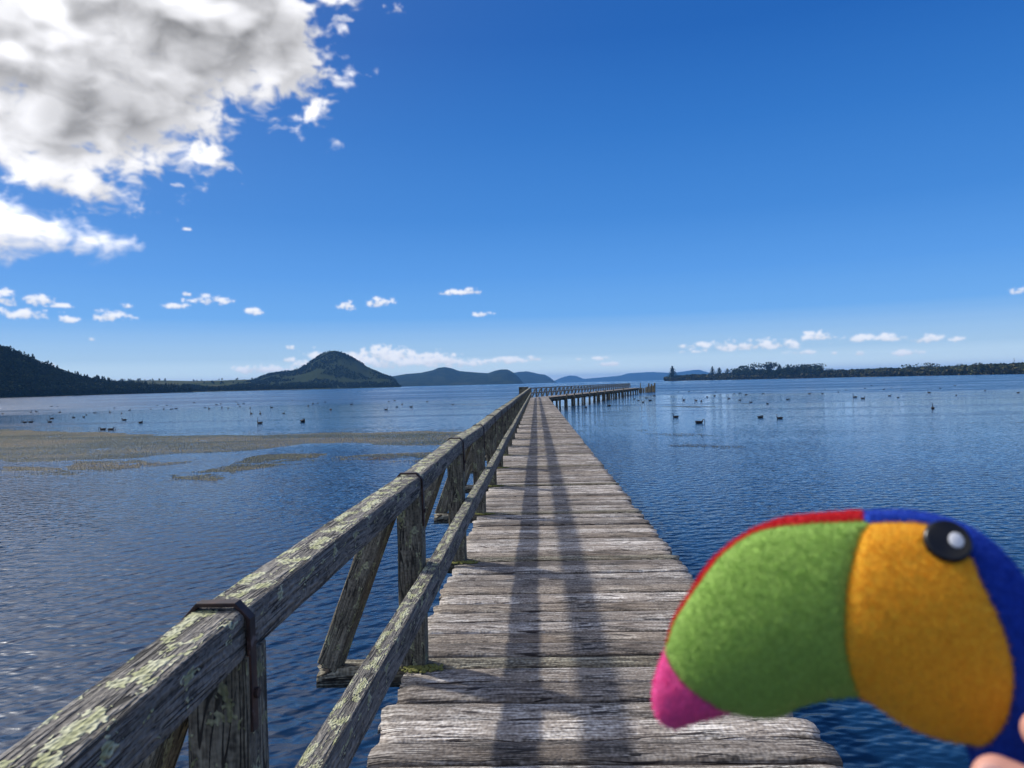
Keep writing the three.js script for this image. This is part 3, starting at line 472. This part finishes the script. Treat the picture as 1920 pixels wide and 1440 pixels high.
const swanShapes = {
  upright: tubeAlong([...body, [.30, .38, .036, .036], [.26, .52, .03, .03], [.27, .64, .03, .03], [.33, .69, .038, .036], [.39, .68, .026, .024]], 44),
  curved: tubeAlong([...body, [.33, .36, .036, .036], [.31, .46, .03, .03], [.36, .53, .03, .03], [.43, .52, .034, .032], [.48, .48, .022, .02]], 44),
  feeding: tubeAlong([...body, [.36, .33, .036, .036], [.44, .36, .03, .03], [.5, .29, .028, .028], [.52, .16, .027, .027], [.53, .02, .03, .03], [.54, -.08, .02, .02]], 44),
  resting: tubeAlong([...body, [.28, .29, .045, .04], [.2, .28, .04, .035], [.08, .27, .04, .035], [-.02, .26, .03, .02]], 40),
};
const tips = { upright: [.385, .68, 0, -.12], curved: [.475, .485, 0, -.7], feeding: null, resting: null };
const swanProto = {};
for (const k in swanShapes) {
  const g = new THREE.Group(); part('body', swanShapes[k], plumage, g);
  const wing = new THREE.SphereGeometry(1, 10, 8); wing.scale(.26, .085, .03); for (const s of [-1, 1]) { const w = part('wing', wing, flight, g); w.position.set(-.1, .15, s * .145); w.rotation.set(s * -.35, 0, -.06); }
  if (tips[k]) { const b = new THREE.ConeGeometry(.018, .085, 7); b.rotateZ(-Math.PI / 2); const m = part('bill', b, beakRed, g); m.position.set(tips[k][0] + .03, tips[k][1] - .008, 0); m.rotation.z = tips[k][3]; }
  swanProto[k] = g;
}
function swan(px, py, kind, turn, size, label, group) {
  const p = onLevel(px, py, 0), g = swanProto[kind].clone(); g.position.set(p.x, -.012, p.z); g.rotation.y = turn; g.scale.setScalar(size * .57); top('black_swan', g); tag(g, label, 'swan', group ?? 'black swans on the lake'); return g;
}
const nearSwans = [[193, 806, 'feeding', Math.PI, 1.05, 'left swan of the close feeding pair above the weed mat'], [208, 806, 'feeding', 0, 1.05, 'right swan of the close feeding pair above the weed mat'], [264, 793, 'resting', 1.2, 1.0, 'dark swan right of the feeding pair, head tucked away'], [233, 788, 'feeding', Math.PI, 1.0, 'swan with neck arched down behind the feeding pair'], [93, 792, 'curved', Math.PI, 1.0, 'low swan facing left above the far left weed'], [58, 792, 'resting', 1.0, 1.0, 'resting swan right half of the far left pair'], [46, 792.5, 'feeding', Math.PI, 1.0, 'low swan left half of the far left pair'], [487, 794, 'upright', 2.8, 1.15, 'swan with tall upright neck above the weed, left of the stout one'], [568, 791, 'resting', 1.5, 1.5, 'stout dark swan seen end on above the weed near the railing'], [471, 776, 'upright', 2.4, 1.0, 'left of two upright swans behind the tall necked one'], [488, 776, 'upright', 2.0, 1.0, 'right of two upright swans behind the tall necked one'], [1311, 793, 'feeding', 0, 1.15, 'round black swan nearest on the right, neck arched into the water'], [1267, 782.5, 'curved', Math.PI, 1.0, 'low swan left of the nearest one on the right'], [1426, 783, 'resting', 0, .95, 'flat dark swan trailing a ripple right of the nearest one'], [1462, 785, 'curved', Math.PI, .95, 'swan beside the flat dark one on the right'], [1749, 766, 'upright', 1.2, 1.1, 'lone upright swan out on the open right water'], [1603, 745, 'upright', 2.6, 1.2, 'upright swan out right beneath the grove of trees'], [1099, 764, 'resting', 1.5, 1.0, 'dark swan swimming close beside the far arm of the jetty'], [1142, 761.5, 'resting', 0, 1.0, 'flat dark swan by the middle of the far jetty arm']];
for (const s of nearSwans) swan(...s);
{
  const L = [[5, 776], [58, 773], [68, 772], [97, 762], [108, 762], [112, 773], [97, 785], [138, 783], [157, 782], [162, 778], [177, 774], [206, 773], [214, 765], [228, 775], [243, 769], [272, 758], [283, 767], [295, 760], [307, 767], [313, 760], [321, 760], [321, 767], [330, 766], [364, 755], [385, 764], [392, 766], [406, 759], [414, 757], [416, 764], [428, 765], [443, 754], [447, 758], [457, 757], [450, 762], [469, 765], [509, 764], [532, 775], [548, 751], [572, 752], [587, 757], [578, 761], [596, 756], [610, 754], [620, 768], [659, 758], [724, 768], [729, 753], [740, 751], [744, 763], [754, 758], [771, 763], [801, 753], [849, 758]];
  const Rr = [[1618, 747], [1668, 742], [1684, 745], [1439, 757], [1408, 754], [1387, 750], [1399, 740], [1367, 747], [1340, 742], [1326, 744], [1315, 752], [1305, 751], [1282, 750], [1477, 749], [1377, 738], [1387, 737], [1342, 735], [1315, 735], [1301, 733], [1431, 738], [1518, 738], [1542, 738], [1572, 735], [1547, 730], [1587, 731], [1622, 728], [1634, 723], [1657, 730], [1672, 727], [1690, 730], [1742, 736], [1793, 741], [1847, 732], [1791, 723], [1763, 728], [1818, 716], [1663, 719], [1909, 736], [1504, 727], [1516, 727], [1189, 748], [1197, 751], [1206, 754], [1219, 751], [1212, 746], [1227, 742], [1272, 735], [1292, 734]];
  const r = rng(64), kinds = ['upright', 'curved', 'resting', 'feeding', 'curved', 'resting'];
  for (const [x, y] of L) swan(x, y + .5, kinds[Math.floor(r() * 6)], r() * 6.283, .75 + .35 * r(), 'tiny dark swan in the scattered flock far out left of the jetty', 'distant swans left of the jetty');
  for (const [x, y] of Rr) swan(x, y + .5, kinds[Math.floor(r() * 6)], r() * 6.283, .75 + .35 * r(), 'tiny dark swan in the scattered flock far out right of the jetty', 'distant swans right of the jetty');
}
console.log('swans done');

// ------------------------------------------------------------------ floating weed
{
  const leaf = new THREE.BufferGeometry();                         // a few strap leaves breaking the surface
  { const pos = [], idx = []; const r = rng(3); for (let i = 0; i < 5; i++) { const a = r() * 6.283, L = .5 + .5 * r(), w = .16, h = .12 + .2 * r(), c = Math.cos(a), s = Math.sin(a), b = pos.length / 3; pos.push(-s * w, 0.0, c * w, s * w, 0, -c * w, c * L * .6 + s * w, h, s * L * .6 - c * w, c * L, h * .3, s * L); idx.push(b, b + 1, b + 2, b, b + 2, b + 3); } leaf.setAttribute('position', new THREE.Float32BufferAttribute(pos, 3)); leaf.setIndex(idx); leaf.computeVertexNormals(); }
  const mat = new THREE.MeshStandardMaterial({ color: 0xffffff, roughness: .75, side: THREE.DoubleSide });
  const inside = (P, x, y) => { let q = false; for (let i = 0, j = P.length - 1; i < P.length; j = i++) if ((P[i][1] > y) !== (P[j][1] > y) && x < (P[j][0] - P[i][0]) * (y - P[i][1]) / (P[j][1] - P[i][1]) + P[i][0]) q = !q; return q; };
  function weed(label, outlines, perM2, cut, colours, seed, hgt = 1) {
    const r = rng(seed), list = [];
    for (const [pts, dens = 1] of outlines) {
      const P = pts.map(([x, y]) => { const p = onLevel(x, y, 0); return [p.x, p.z]; }), xs = P.map((p) => p[0]), zs = P.map((p) => p[1]), x0 = Math.min(...xs), x1 = Math.max(...xs), z0 = Math.min(...zs), z1 = Math.max(...zs), n = (x1 - x0) * (z1 - z0) * perM2 * dens;
      for (let i = 0; i < n; i++) { const x = mix(x0, x1, r()), z = mix(z0, z1, r()), f = fbm(x * .22 + seed, z * .45, 4) + .5 * fbm(x * 1.3, z * 1.6, 3); const jx = x + .9 * n2(x * .5, z * .5 + 7), jz = z + 1.4 * n2(x * .35 + 40, z * .4); if (f + .25 * (r() - .5) < cut || !inside(P, jx, jz)) continue; list.push([x, z]); }
    }
    const im = shade(new THREE.InstancedMesh(leaf, mat, list.length)), m = new THREE.Matrix4(), q = new THREE.Quaternion(), c = new THREE.Color(), e = new THREE.Euler();
    list.forEach(([x, z], i) => { const s = .027 + .05 * r() * r() * r(); q.setFromEuler(e.set((r() - .5) * .3, r() * 6.283, (r() - .5) * .3)); m.compose(V(x, .002, z), q, V(s, s * hgt, s)); im.setMatrixAt(i, m); const pt = sstep(-.35, .35, fbm(x * .12 + 3, z * .3, 4)), k = lerp(colours[Math.floor(r() * colours.length)], colours[Math.floor(r() * 2)], .5), v = (.55 + .75 * r()) * mix(.72, 1.3, pt); im.setColorAt(i, c.setRGB(k[0] * v * mix(.85, 1.12, pt), k[1] * v, k[2] * v)); });
    tag(top('water_weed', im), label, 'weed', null, 'stuff'); console.log(label, list.length);
  }
  const olive = [[.22, .20, .10], [.17, .165, .075], [.27, .225, .135], [.13, .11, .06]], dark = [[.05, .055, .03], [.08, .075, .04], [.035, .04, .025]];
  weed('wide olive mat of floating weed left of the railing', [[[[-260, 800], [0, 806], [180, 811], [330, 817], [500, 816], [640, 811], [900, 808], [900, 832], [760, 836], [640, 829], [560, 833], [480, 843], [330, 853], [180, 861], [90, 866], [0, 860], [-260, 860]]]], 330, -.7, olive, 21, .9);
  weed('thin straggling weed along the far edge of the olive mat', [[[[-260, 790], [0, 796], [140, 798], [240, 806], [330, 812], [520, 808], [660, 803], [900, 800], [900, 809], [640, 812], [500, 817], [330, 818], [180, 812], [0, 806], [-260, 802]]]], 50, .0, dark, 22, .7);
  weed('ragged clumps of brown weed nearer than the olive mat', [[[[10, 874], [110, 878], [130, 893], [10, 896]], 1], [[[125, 868], [270, 860], [360, 866], [280, 876], [180, 886], [125, 884]], .8], [[[300, 886], [400, 882], [450, 862], [500, 852], [620, 849], [600, 862], [500, 878], [450, 888], [400, 903], [320, 897]], 1.2], [[[630, 856], [700, 850], [830, 848], [810, 866], [720, 868], [650, 862]], .9], [[[-200, 885], [20, 880], [20, 893], [-200, 905]], .7]], 430, -.08, olive, 23);
  weed('rust red patch of weed beside the railing', [[[[676, 860], [712, 857], [735, 861], [715, 866], [680, 865]]]], 160, -.4, [[.22, .07, .03], [.16, .06, .03], [.2, .12, .05]], 24);
  weed('dark streaks of weed on the open water right of the jetty', [[[[1231, 762], [1290, 761], [1377, 763], [1300, 764.5]], 1], [[[1195, 813], [1260, 812], [1360, 816], [1280, 818.5]], .7], [[[1225, 830], [1290, 828], [1330, 832], [1405, 838], [1400, 843], [1320, 840], [1260, 839]], 1.4], [[[1384, 755], [1412, 756], [1398, 757.5]], 1], [[[1800, 792], [1860, 790.5], [2050, 793], [1900, 795]], 1], [[[1059, 775], [1110, 773.5], [1165, 775], [1100, 777]], 1], [[[1190, 806], [1216, 805], [1214, 808]], 1], [[[1070, 807], [1100, 806], [1098, 809]], .8], [[[1450, 716.5], [1600, 715], [1700, 712.5], [1900, 713], [1700, 716]], .03]], 110, -.1, dark, 25, .8);
  weed('pale thin weed streaks left of the rail near the bend', [[[[795, 759], [860, 756.5], [935, 757], [900, 761], [850, 760]]]], 16, -.1, olive, 26);
}

// ------------------------------------------------------------------ plush toucan and the hand that holds it
{
  const THICK = 135, DIST = .46, S = .455 / FPX, cx = 1600, cy = 1180;
  const toy = top('plush_toucan', new THREE.Group()); tag(toy, 'plush toucan head with green beak, yellow face and button eye held up at lower right', 'plush toy');
  toy.position.copy(bearing(cx, cy).normalize().multiplyScalar(DIST).add(camera.position)); toy.rotation.order = 'YXZ'; toy.quaternion.setFromUnitVectors(V(0, 0, 1), bearing(cx, cy).normalize().negate().applyQuaternion(camera.quaternion.clone().invert())).premultiply(camera.quaternion);   // turned to face the lens
  const toLocal = new THREE.Matrix4().compose(toy.position, toy.quaternion, V(1, 1, 1)).invert();
  const X = (p) => { const o = camera.position.clone().applyMatrix4(toLocal), d = bearing(p[0], p[1]).add(camera.position).applyMatrix4(toLocal).sub(o), t = -o.z / d.z; return [o.x + d.x * t, o.y + d.y * t]; };
  const smooth = (pts, n = 8) => { const c = new THREE.CatmullRomCurve3(pts.map((p) => V(p[0], p[1], 0)), false, 'centripetal'); return c.getPoints(pts.length * n).map((p) => [p.x, p.y]); };
  const redOut = smooth([[1249, 1213], [1253, 1197], [1261, 1167], [1280, 1132], [1303, 1097], [1323, 1066], [1346, 1039], [1380, 1012], [1419, 989], [1465, 973], [1511, 966], [1565, 962], [1617, 958]]);
  const redIn = smooth([[1249, 1213], [1260, 1198], [1273, 1169], [1295, 1134], [1318, 1102], [1341, 1070], [1364, 1044], [1394, 1020], [1424, 1005], [1467, 996], [1519, 992], [1565, 990], [1618, 988]]);
  const pinkG = smooth([[1249, 1213], [1261, 1228], [1276, 1251], [1296, 1275], [1323, 1298], [1350, 1317], [1373, 1336]]);
  const pinkOut = smooth([[1373, 1336], [1350, 1342], [1311, 1353], [1280, 1362], [1261, 1365], [1238, 1352], [1225, 1325], [1224, 1290], [1234, 1251], [1249, 1213]]);
  const greenBot = smooth([[1373, 1336], [1411, 1344], [1446, 1346], [1473, 1339], [1500, 1325], [1527, 1317], [1565, 1309], [1612, 1306]]);
  const gy = smooth([[1612, 1306], [1600, 1267], [1589, 1221], [1586, 1167], [1590, 1105], [1600, 1059], [1613, 1018], [1629, 993]]);
  const yTop = smooth([[1629, 993], [1673, 990], [1729, 994], [1758, 1006], [1791, 1036], [1808, 1060], [1818, 1089], [1834, 1126], [1852, 1167], [1866, 1209], [1875, 1251], [1874, 1298], [1865, 1340], [1848, 1369], [1832, 1387], [1812, 1394]]);
  const yBot = smooth([[1812, 1394], [1781, 1388], [1720, 1369], [1681, 1350], [1654, 1331], [1630, 1315], [1612, 1306]]);
  const blueTop = smooth([[1617, 958], [1640, 957], [1680, 956], [1720, 960], [1760, 968], [1800, 981], [1840, 1003], [1880, 1036], [1912, 1075], [1942, 1130], [1966, 1200], [1982, 1290], [1990, 1380], [1990, 1480], [1985, 1600], [1950, 1640], [1890, 1640], [1850, 1600], [1838, 1520], [1828, 1450], [1812, 1394]]);
  const join = (...cs) => { const o = []; for (const c of cs) for (const p of c) if (!o.length || Math.hypot(p[0] - o[o.length - 1][0], p[1] - o[o.length - 1][1]) > .05) o.push(p); return o; };
  const rev = (c) => [...c].reverse();
  const outline = join(redOut, blueTop, yBot, rev(greenBot), pinkOut);
  const panels = { crest: join(redOut, [[1618, 988]], rev(redIn)), beak: join(redIn, [[1629, 993]], rev(gy), rev(greenBot), rev(pinkG)), beak_tip: join(pinkG, pinkOut), face: join(yTop, yBot, gy), hood: join(blueTop, rev(yTop), [[1618, 988]]) };
  const dist = (P, x, y) => { let d = 1e9, bx = 0, by = 0, ins = false; for (let i = 0, j = P.length - 1; i < P.length; j = i++) { const [ax, ay] = P[i], [cx_, cy_] = P[j]; if ((ay > y) !== (cy_ > y) && x < (cx_ - ax) * (y - ay) / (cy_ - ay) + ax) ins = !ins; const ex = cx_ - ax, ey = cy_ - ay, t = clamp(((x - ax) * ex + (y - ay) * ey) / (ex * ex + ey * ey || 1e-9)), qx = ax + ex * t, qy = ay + ey * t, q = (x - qx) ** 2 + (y - qy) ** 2; if (q < d) { d = q; bx = qx; by = qy; } } return [Math.sqrt(d) * (ins ? 1 : -1), bx, by]; };
  // stuffing: the shape a membrane over the outline takes under even pressure
  const GS = 5, gx0 = 1210, gy0 = 940, gw = 164, gh = 146, phi = new Float32Array(gw * gh), ins = new Uint8Array(gw * gh);
  for (let j = 0; j < gh; j++) for (let i = 0; i < gw; i++) ins[j * gw + i] = dist(outline, gx0 + i * GS, gy0 + j * GS)[0] > 0 ? 1 : 0;
  for (let it = 0; it < 700; it++) for (let j = 1; j < gh - 1; j++) for (let i = 1; i < gw - 1; i++) { const k = j * gw + i; if (ins[k]) phi[k] += 1.7 * ((phi[k - 1] + phi[k + 1] + phi[k - gw] + phi[k + gw] + 1) / 4 - phi[k]); }
  let most = 0; for (const v of phi) most = Math.max(most, v);
  const puff = (x, y) => { const fx = clamp((x - gx0) / GS, 0, gw - 1.01), fy = clamp((y - gy0) / GS, 0, gh - 1.01), i = Math.floor(fx), j = Math.floor(fy), u = fx - i, v = fy - j, k = j * gw + i; const e = mix(mix(phi[k], phi[k + 1], u), mix(phi[k + gw], phi[k + gw + 1], u), v) / most; return THICK * Math.sqrt(Math.max(0, e)) * sstep(-1, 14, dist(outline, x, y)[0]); };
  const fleece = canvasless(512, 512, (x, y) => { const a = n2(x / 4, y / 4, 128, 128), b = n2(x / 2, y / 2, 256, 256), c = fbm(x / 32, y / 32, 3, 16, 16), q = clamp(.5 + a * .5 + b * .4 + c * .35); return [q, q, q]; }, false);
  const mk = (r, g, b) => { const v = canvasless(256, 256, (x, y) => { const q = 1 + .30 * n2(x / 4, y / 4, 64, 64) + .28 * n2(x / 11, y / 11, 23, 23); return [r * q, g * q, b * q]; }); return new THREE.MeshPhysicalMaterial({ map: v, bumpMap: fleece, bumpScale: .0010, roughness: 1, sheen: .8, sheenRoughness: .6, sheenColor: new THREE.Color(r * .7 + .1, g * .7 + .1, b * .7 + .1) }); };
  const colours = { crest: [.66, .015, .025], beak: [.30, .48, .095], beak_tip: [.88, .10, .35], face: [1.0, .50, .03], hood: [.006, .055, .45] };
  const labels = { crest: 'red fleece ridge along the top of the beak', beak: 'green fleece beak', beak_tip: 'pink fleece beak tip', face: 'yellow fleece face', hood: 'blue fleece hood and neck' };
  for (const name in panels) {
    const P = panels[name], step = name === 'crest' ? 2.5 : 4, xs = P.map((p) => p[0]), ys = P.map((p) => p[1]), x0 = Math.min(...xs) - step, y0 = Math.min(...ys) - step, nx = Math.ceil((Math.max(...xs) + step - x0) / step), ny = Math.ceil((Math.max(...ys) + step - y0) / step);
    const D = [], pos = [], uv = [], idx = [], id = new Map();
    for (let j = 0; j <= ny; j++) for (let i = 0; i <= nx; i++) D.push(dist(P, x0 + i * step, y0 + j * step));
    for (const side of [1, -1]) {
      id.clear();
      const vert = (i, j) => { const k = j * (nx + 1) + i; if (id.has(k)) return id.get(k); const [d, bx, by] = D[k], x = d > step * .3 ? x0 + i * step : bx, y = d > step * .3 ? y0 + j * step : by, dd = Math.max(0, d); const z = puff(x, y) + (name === 'crest' ? 5 : 13) * (1 - Math.exp(-dd / 11)) + (dd > 4 ? 1.3 * n2(x / 34, y / 34) : 0); const m = X([x, y]); pos.push(m[0], m[1], side * z * S); uv.push(x / 260, y / 260); id.set(k, pos.length / 3 - 1); return pos.length / 3 - 1; };
      for (let j = 0; j < ny; j++) for (let i = 0; i < nx; i++) { const k = [j * (nx + 1) + i, j * (nx + 1) + i + 1, (j + 1) * (nx + 1) + i, (j + 1) * (nx + 1) + i + 1]; if (!k.some((q) => D[q][0] > 0)) continue; const a = vert(i, j), b = vert(i + 1, j), c = vert(i, j + 1), e = vert(i + 1, j + 1); side > 0 ? idx.push(a, c, b, b, c, e) : idx.push(a, b, c, b, e, c); }
    }
    const g = new THREE.BufferGeometry(); g.setAttribute('position', new THREE.Float32BufferAttribute(pos, 3)); g.setAttribute('uv', new THREE.Float32BufferAttribute(uv, 2)); g.setIndex(idx); g.computeVertexNormals();
    const m = part(name, g, mk(...colours[name]), toy); m.userData.label = labels[name];
    // the nap of the fleece: short fibres standing out of the cloth
    const fibre = new THREE.BufferGeometry(); fibre.setAttribute('position', new THREE.Float32BufferAttribute([-.00011, 0, 0, .00011, 0, 0, .00022, .0019, .0004], 3)); fibre.computeVertexNormals();
    const R1 = rng(name.length * 31 + 7), np = g.attributes.position, nn = g.attributes.normal, tri = g.index.array, want = Math.round(tri.length / 3 * 1.6), im = shade(new THREE.InstancedMesh(fibre, new THREE.MeshPhysicalMaterial({ color: 0xffffff, roughness: 1, side: THREE.DoubleSide }), want)), mm = new THREE.Matrix4(), qq = new THREE.Quaternion(), spin = new THREE.Quaternion(), cc = new THREE.Color(), P0 = V(0, 0, 0), N0 = V(0, 0, 0), [cr, cg, cb] = colours[name];
    for (let f = 0; f < want; f++) { const t = Math.floor(R1() * tri.length / 3) * 3; let u = R1(), v = R1(); if (u + v > 1) { u = 1 - u; v = 1 - v; } P0.set(0, 0, 0); N0.set(0, 0, 0); [[tri[t], 1 - u - v], [tri[t + 1], u], [tri[t + 2], v]].forEach(([k, w]) => { P0.x += np.getX(k) * w; P0.y += np.getY(k) * w; P0.z += np.getZ(k) * w; N0.x += nn.getX(k) * w; N0.y += nn.getY(k) * w; N0.z += nn.getZ(k) * w; }); N0.x += (R1() - .5) * 1.3; N0.y += (R1() - .5) * 1.3 - .25; N0.z += (R1() - .5) * 1.3; N0.normalize(); qq.setFromUnitVectors(V(0, 1, 0), N0).multiply(spin.setFromAxisAngle(V(0, 1, 0), R1() * 6.283)); const sc = .6 + .8 * R1(); mm.compose(P0, qq, V(1.3, sc, 1.3)); im.setMatrixAt(f, mm); const br = .8 + .45 * R1(); im.setColorAt(f, cc.setRGB(Math.min(1, cr * br), Math.min(1, cg * br), Math.min(1, cb * br))); }
    im.name = 'nap'; im.userData.kind = 'stuff'; m.add(im);
  }
  // button eye
  const button = new THREE.LatheGeometry([[0, -.003], [.0088, -.003], [.0104, -.001], [.0107, .001], [.0100, .0028], [.0085, .0030], [.0076, .0022], [0, .0022]].map(([a, b]) => new THREE.Vector2(a, b)), 40); button.rotateX(Math.PI / 2);
  const [ex_, ey_] = X([1762, 1029]), ez = (puff(1762, 1029) + 20) * S;
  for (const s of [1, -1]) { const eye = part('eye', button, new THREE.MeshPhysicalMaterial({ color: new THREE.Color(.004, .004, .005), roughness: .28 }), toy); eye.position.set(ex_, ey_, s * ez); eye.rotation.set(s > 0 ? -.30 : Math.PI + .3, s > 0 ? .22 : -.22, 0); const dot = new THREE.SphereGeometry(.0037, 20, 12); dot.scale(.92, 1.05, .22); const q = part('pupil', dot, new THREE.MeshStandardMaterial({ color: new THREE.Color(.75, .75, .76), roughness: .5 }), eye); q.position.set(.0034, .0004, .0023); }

  // the hand: palm behind the neck, thumb across the front, fingers round the far side
  const hand = top('person', new THREE.Group()); tag(hand, 'hand holding the plush toucan by its neck at the lower right corner', 'person');
  hand.position.copy(toy.position); hand.quaternion.copy(toy.quaternion);
  const Q = (x, y, z) => { const o = camera.position.clone().applyMatrix4(toLocal), d = bearing(x, y).add(camera.position).applyMatrix4(toLocal).sub(o), t = (z - o.z) / d.z; return o.addScaledVector(d, t); };
  const chains = [
    [[Q(2090, 1690, -.010), .021], [Q(2050, 1580, .040), .0135], [Q(1975, 1515, .070), .0108], [Q(1870, 1462, .066), .0094]],            // thumb
    [[Q(2080, 1500, -.03), .013], [Q(2060, 1440, .010), .0105], [Q(2020, 1385, .045), .0095], [Q(1960, 1372, .060), .0088]],              // index, wrapping the side
    [[Q(2080, 1560, -.035), .013], [Q(1960, 1500, -.066), .0105], [Q(1870, 1500, -.062), .0095], [Q(1815, 1515, -.030), .0085]],
    [[Q(2080, 1620, -.035), .013], [Q(1960, 1570, -.066), .0100], [Q(1870, 1570, -.062), .0090], [Q(1815, 1580, -.030), .0082]],
    [[Q(2080, 1680, -.032), .012], [Q(1970, 1640, -.060), .0090], [Q(1890, 1635, -.056), .0080], [Q(1845, 1640, -.030), .0074]],
  ];
  const bones = []; for (const c of chains) for (let i = 0; i + 1 < c.length; i++) bones.push([...c[i], ...c[i + 1]]);
  bones.push([Q(2085, 1500, -.03), .016, Q(2150, 1760, -.02), .022], [Q(2085, 1620, -.03), .020, Q(2150, 1760, -.02), .026], [Q(2085, 1690, -.03), .015, Q(2150, 1760, -.02), .024], [Q(2150, 1760, -.02), .027, Q(2260, 2000, .0), .032]);
  const lo = V(1e9, 1e9, 1e9), hi = V(-1e9, -1e9, -1e9); for (const [a, ra, b, rb] of bones) for (const [p, q] of [[a, ra], [b, rb]]) { lo.min(p.clone().addScalar(-q - .006)); hi.max(p.clone().addScalar(q + .006)); }
  const half = Math.max(hi.x - lo.x, hi.y - lo.y, hi.z - lo.z) / 2, mid = lo.clone().add(hi).multiplyScalar(.5), N = 92;
  const mc = new MarchingCubes(N, new THREE.MeshBasicMaterial(), false, false, 200000); mc.isolation = 0;
  const p = V(0, 0, 0), ab = V(0, 0, 0), ap = V(0, 0, 0);
  for (let k = 0; k < N; k++) for (let j = 0; j < N; j++) for (let i = 0; i < N; i++) {
    p.set((i - N / 2) / (N / 2) * half, (j - N / 2) / (N / 2) * half, (k - N / 2) / (N / 2) * half).add(mid); let s = 0;
    for (const [a, ra, b, rb] of bones) { ab.subVectors(b, a); ap.subVectors(p, a); const t = clamp(ap.dot(ab) / ab.lengthSq()), d = ap.addScaledVector(ab, -t).length() - mix(ra, rb, t); s += Math.exp(-d / .0017); }
    mc.field[i + j * N + k * N * N] = Math.log(s + 1e-30) * .0017;
  }
  mc.update();
  const g = new THREE.BufferGeometry(), cnt = mc.count; g.setAttribute('position', new THREE.Float32BufferAttribute(mc.positionArray.slice(0, cnt * 3).map((v) => v * half), 3)); g.setAttribute('normal', new THREE.Float32BufferAttribute(mc.normalArray.slice(0, cnt * 3), 3)); g.translate(mid.x, mid.y, mid.z);
  const skin = new THREE.MeshPhysicalMaterial({ color: new THREE.Color(.56, .27, .20), roughness: .55 });
  part('hand', g, skin, hand);
  const nail = new THREE.SphereGeometry(1, 14, 10); nail.scale(.0062, .0052, .0016); const nm = new THREE.MeshPhysicalMaterial({ color: new THREE.Color(.66, .36, .30), roughness: .3 }); const tn = part('thumbnail', nail, nm, hand); tn.position.copy(Q(1864, 1460, .0745)); tn.rotation.z = -.3;
}
console.log('all done');
renderer.render(scene, camera);
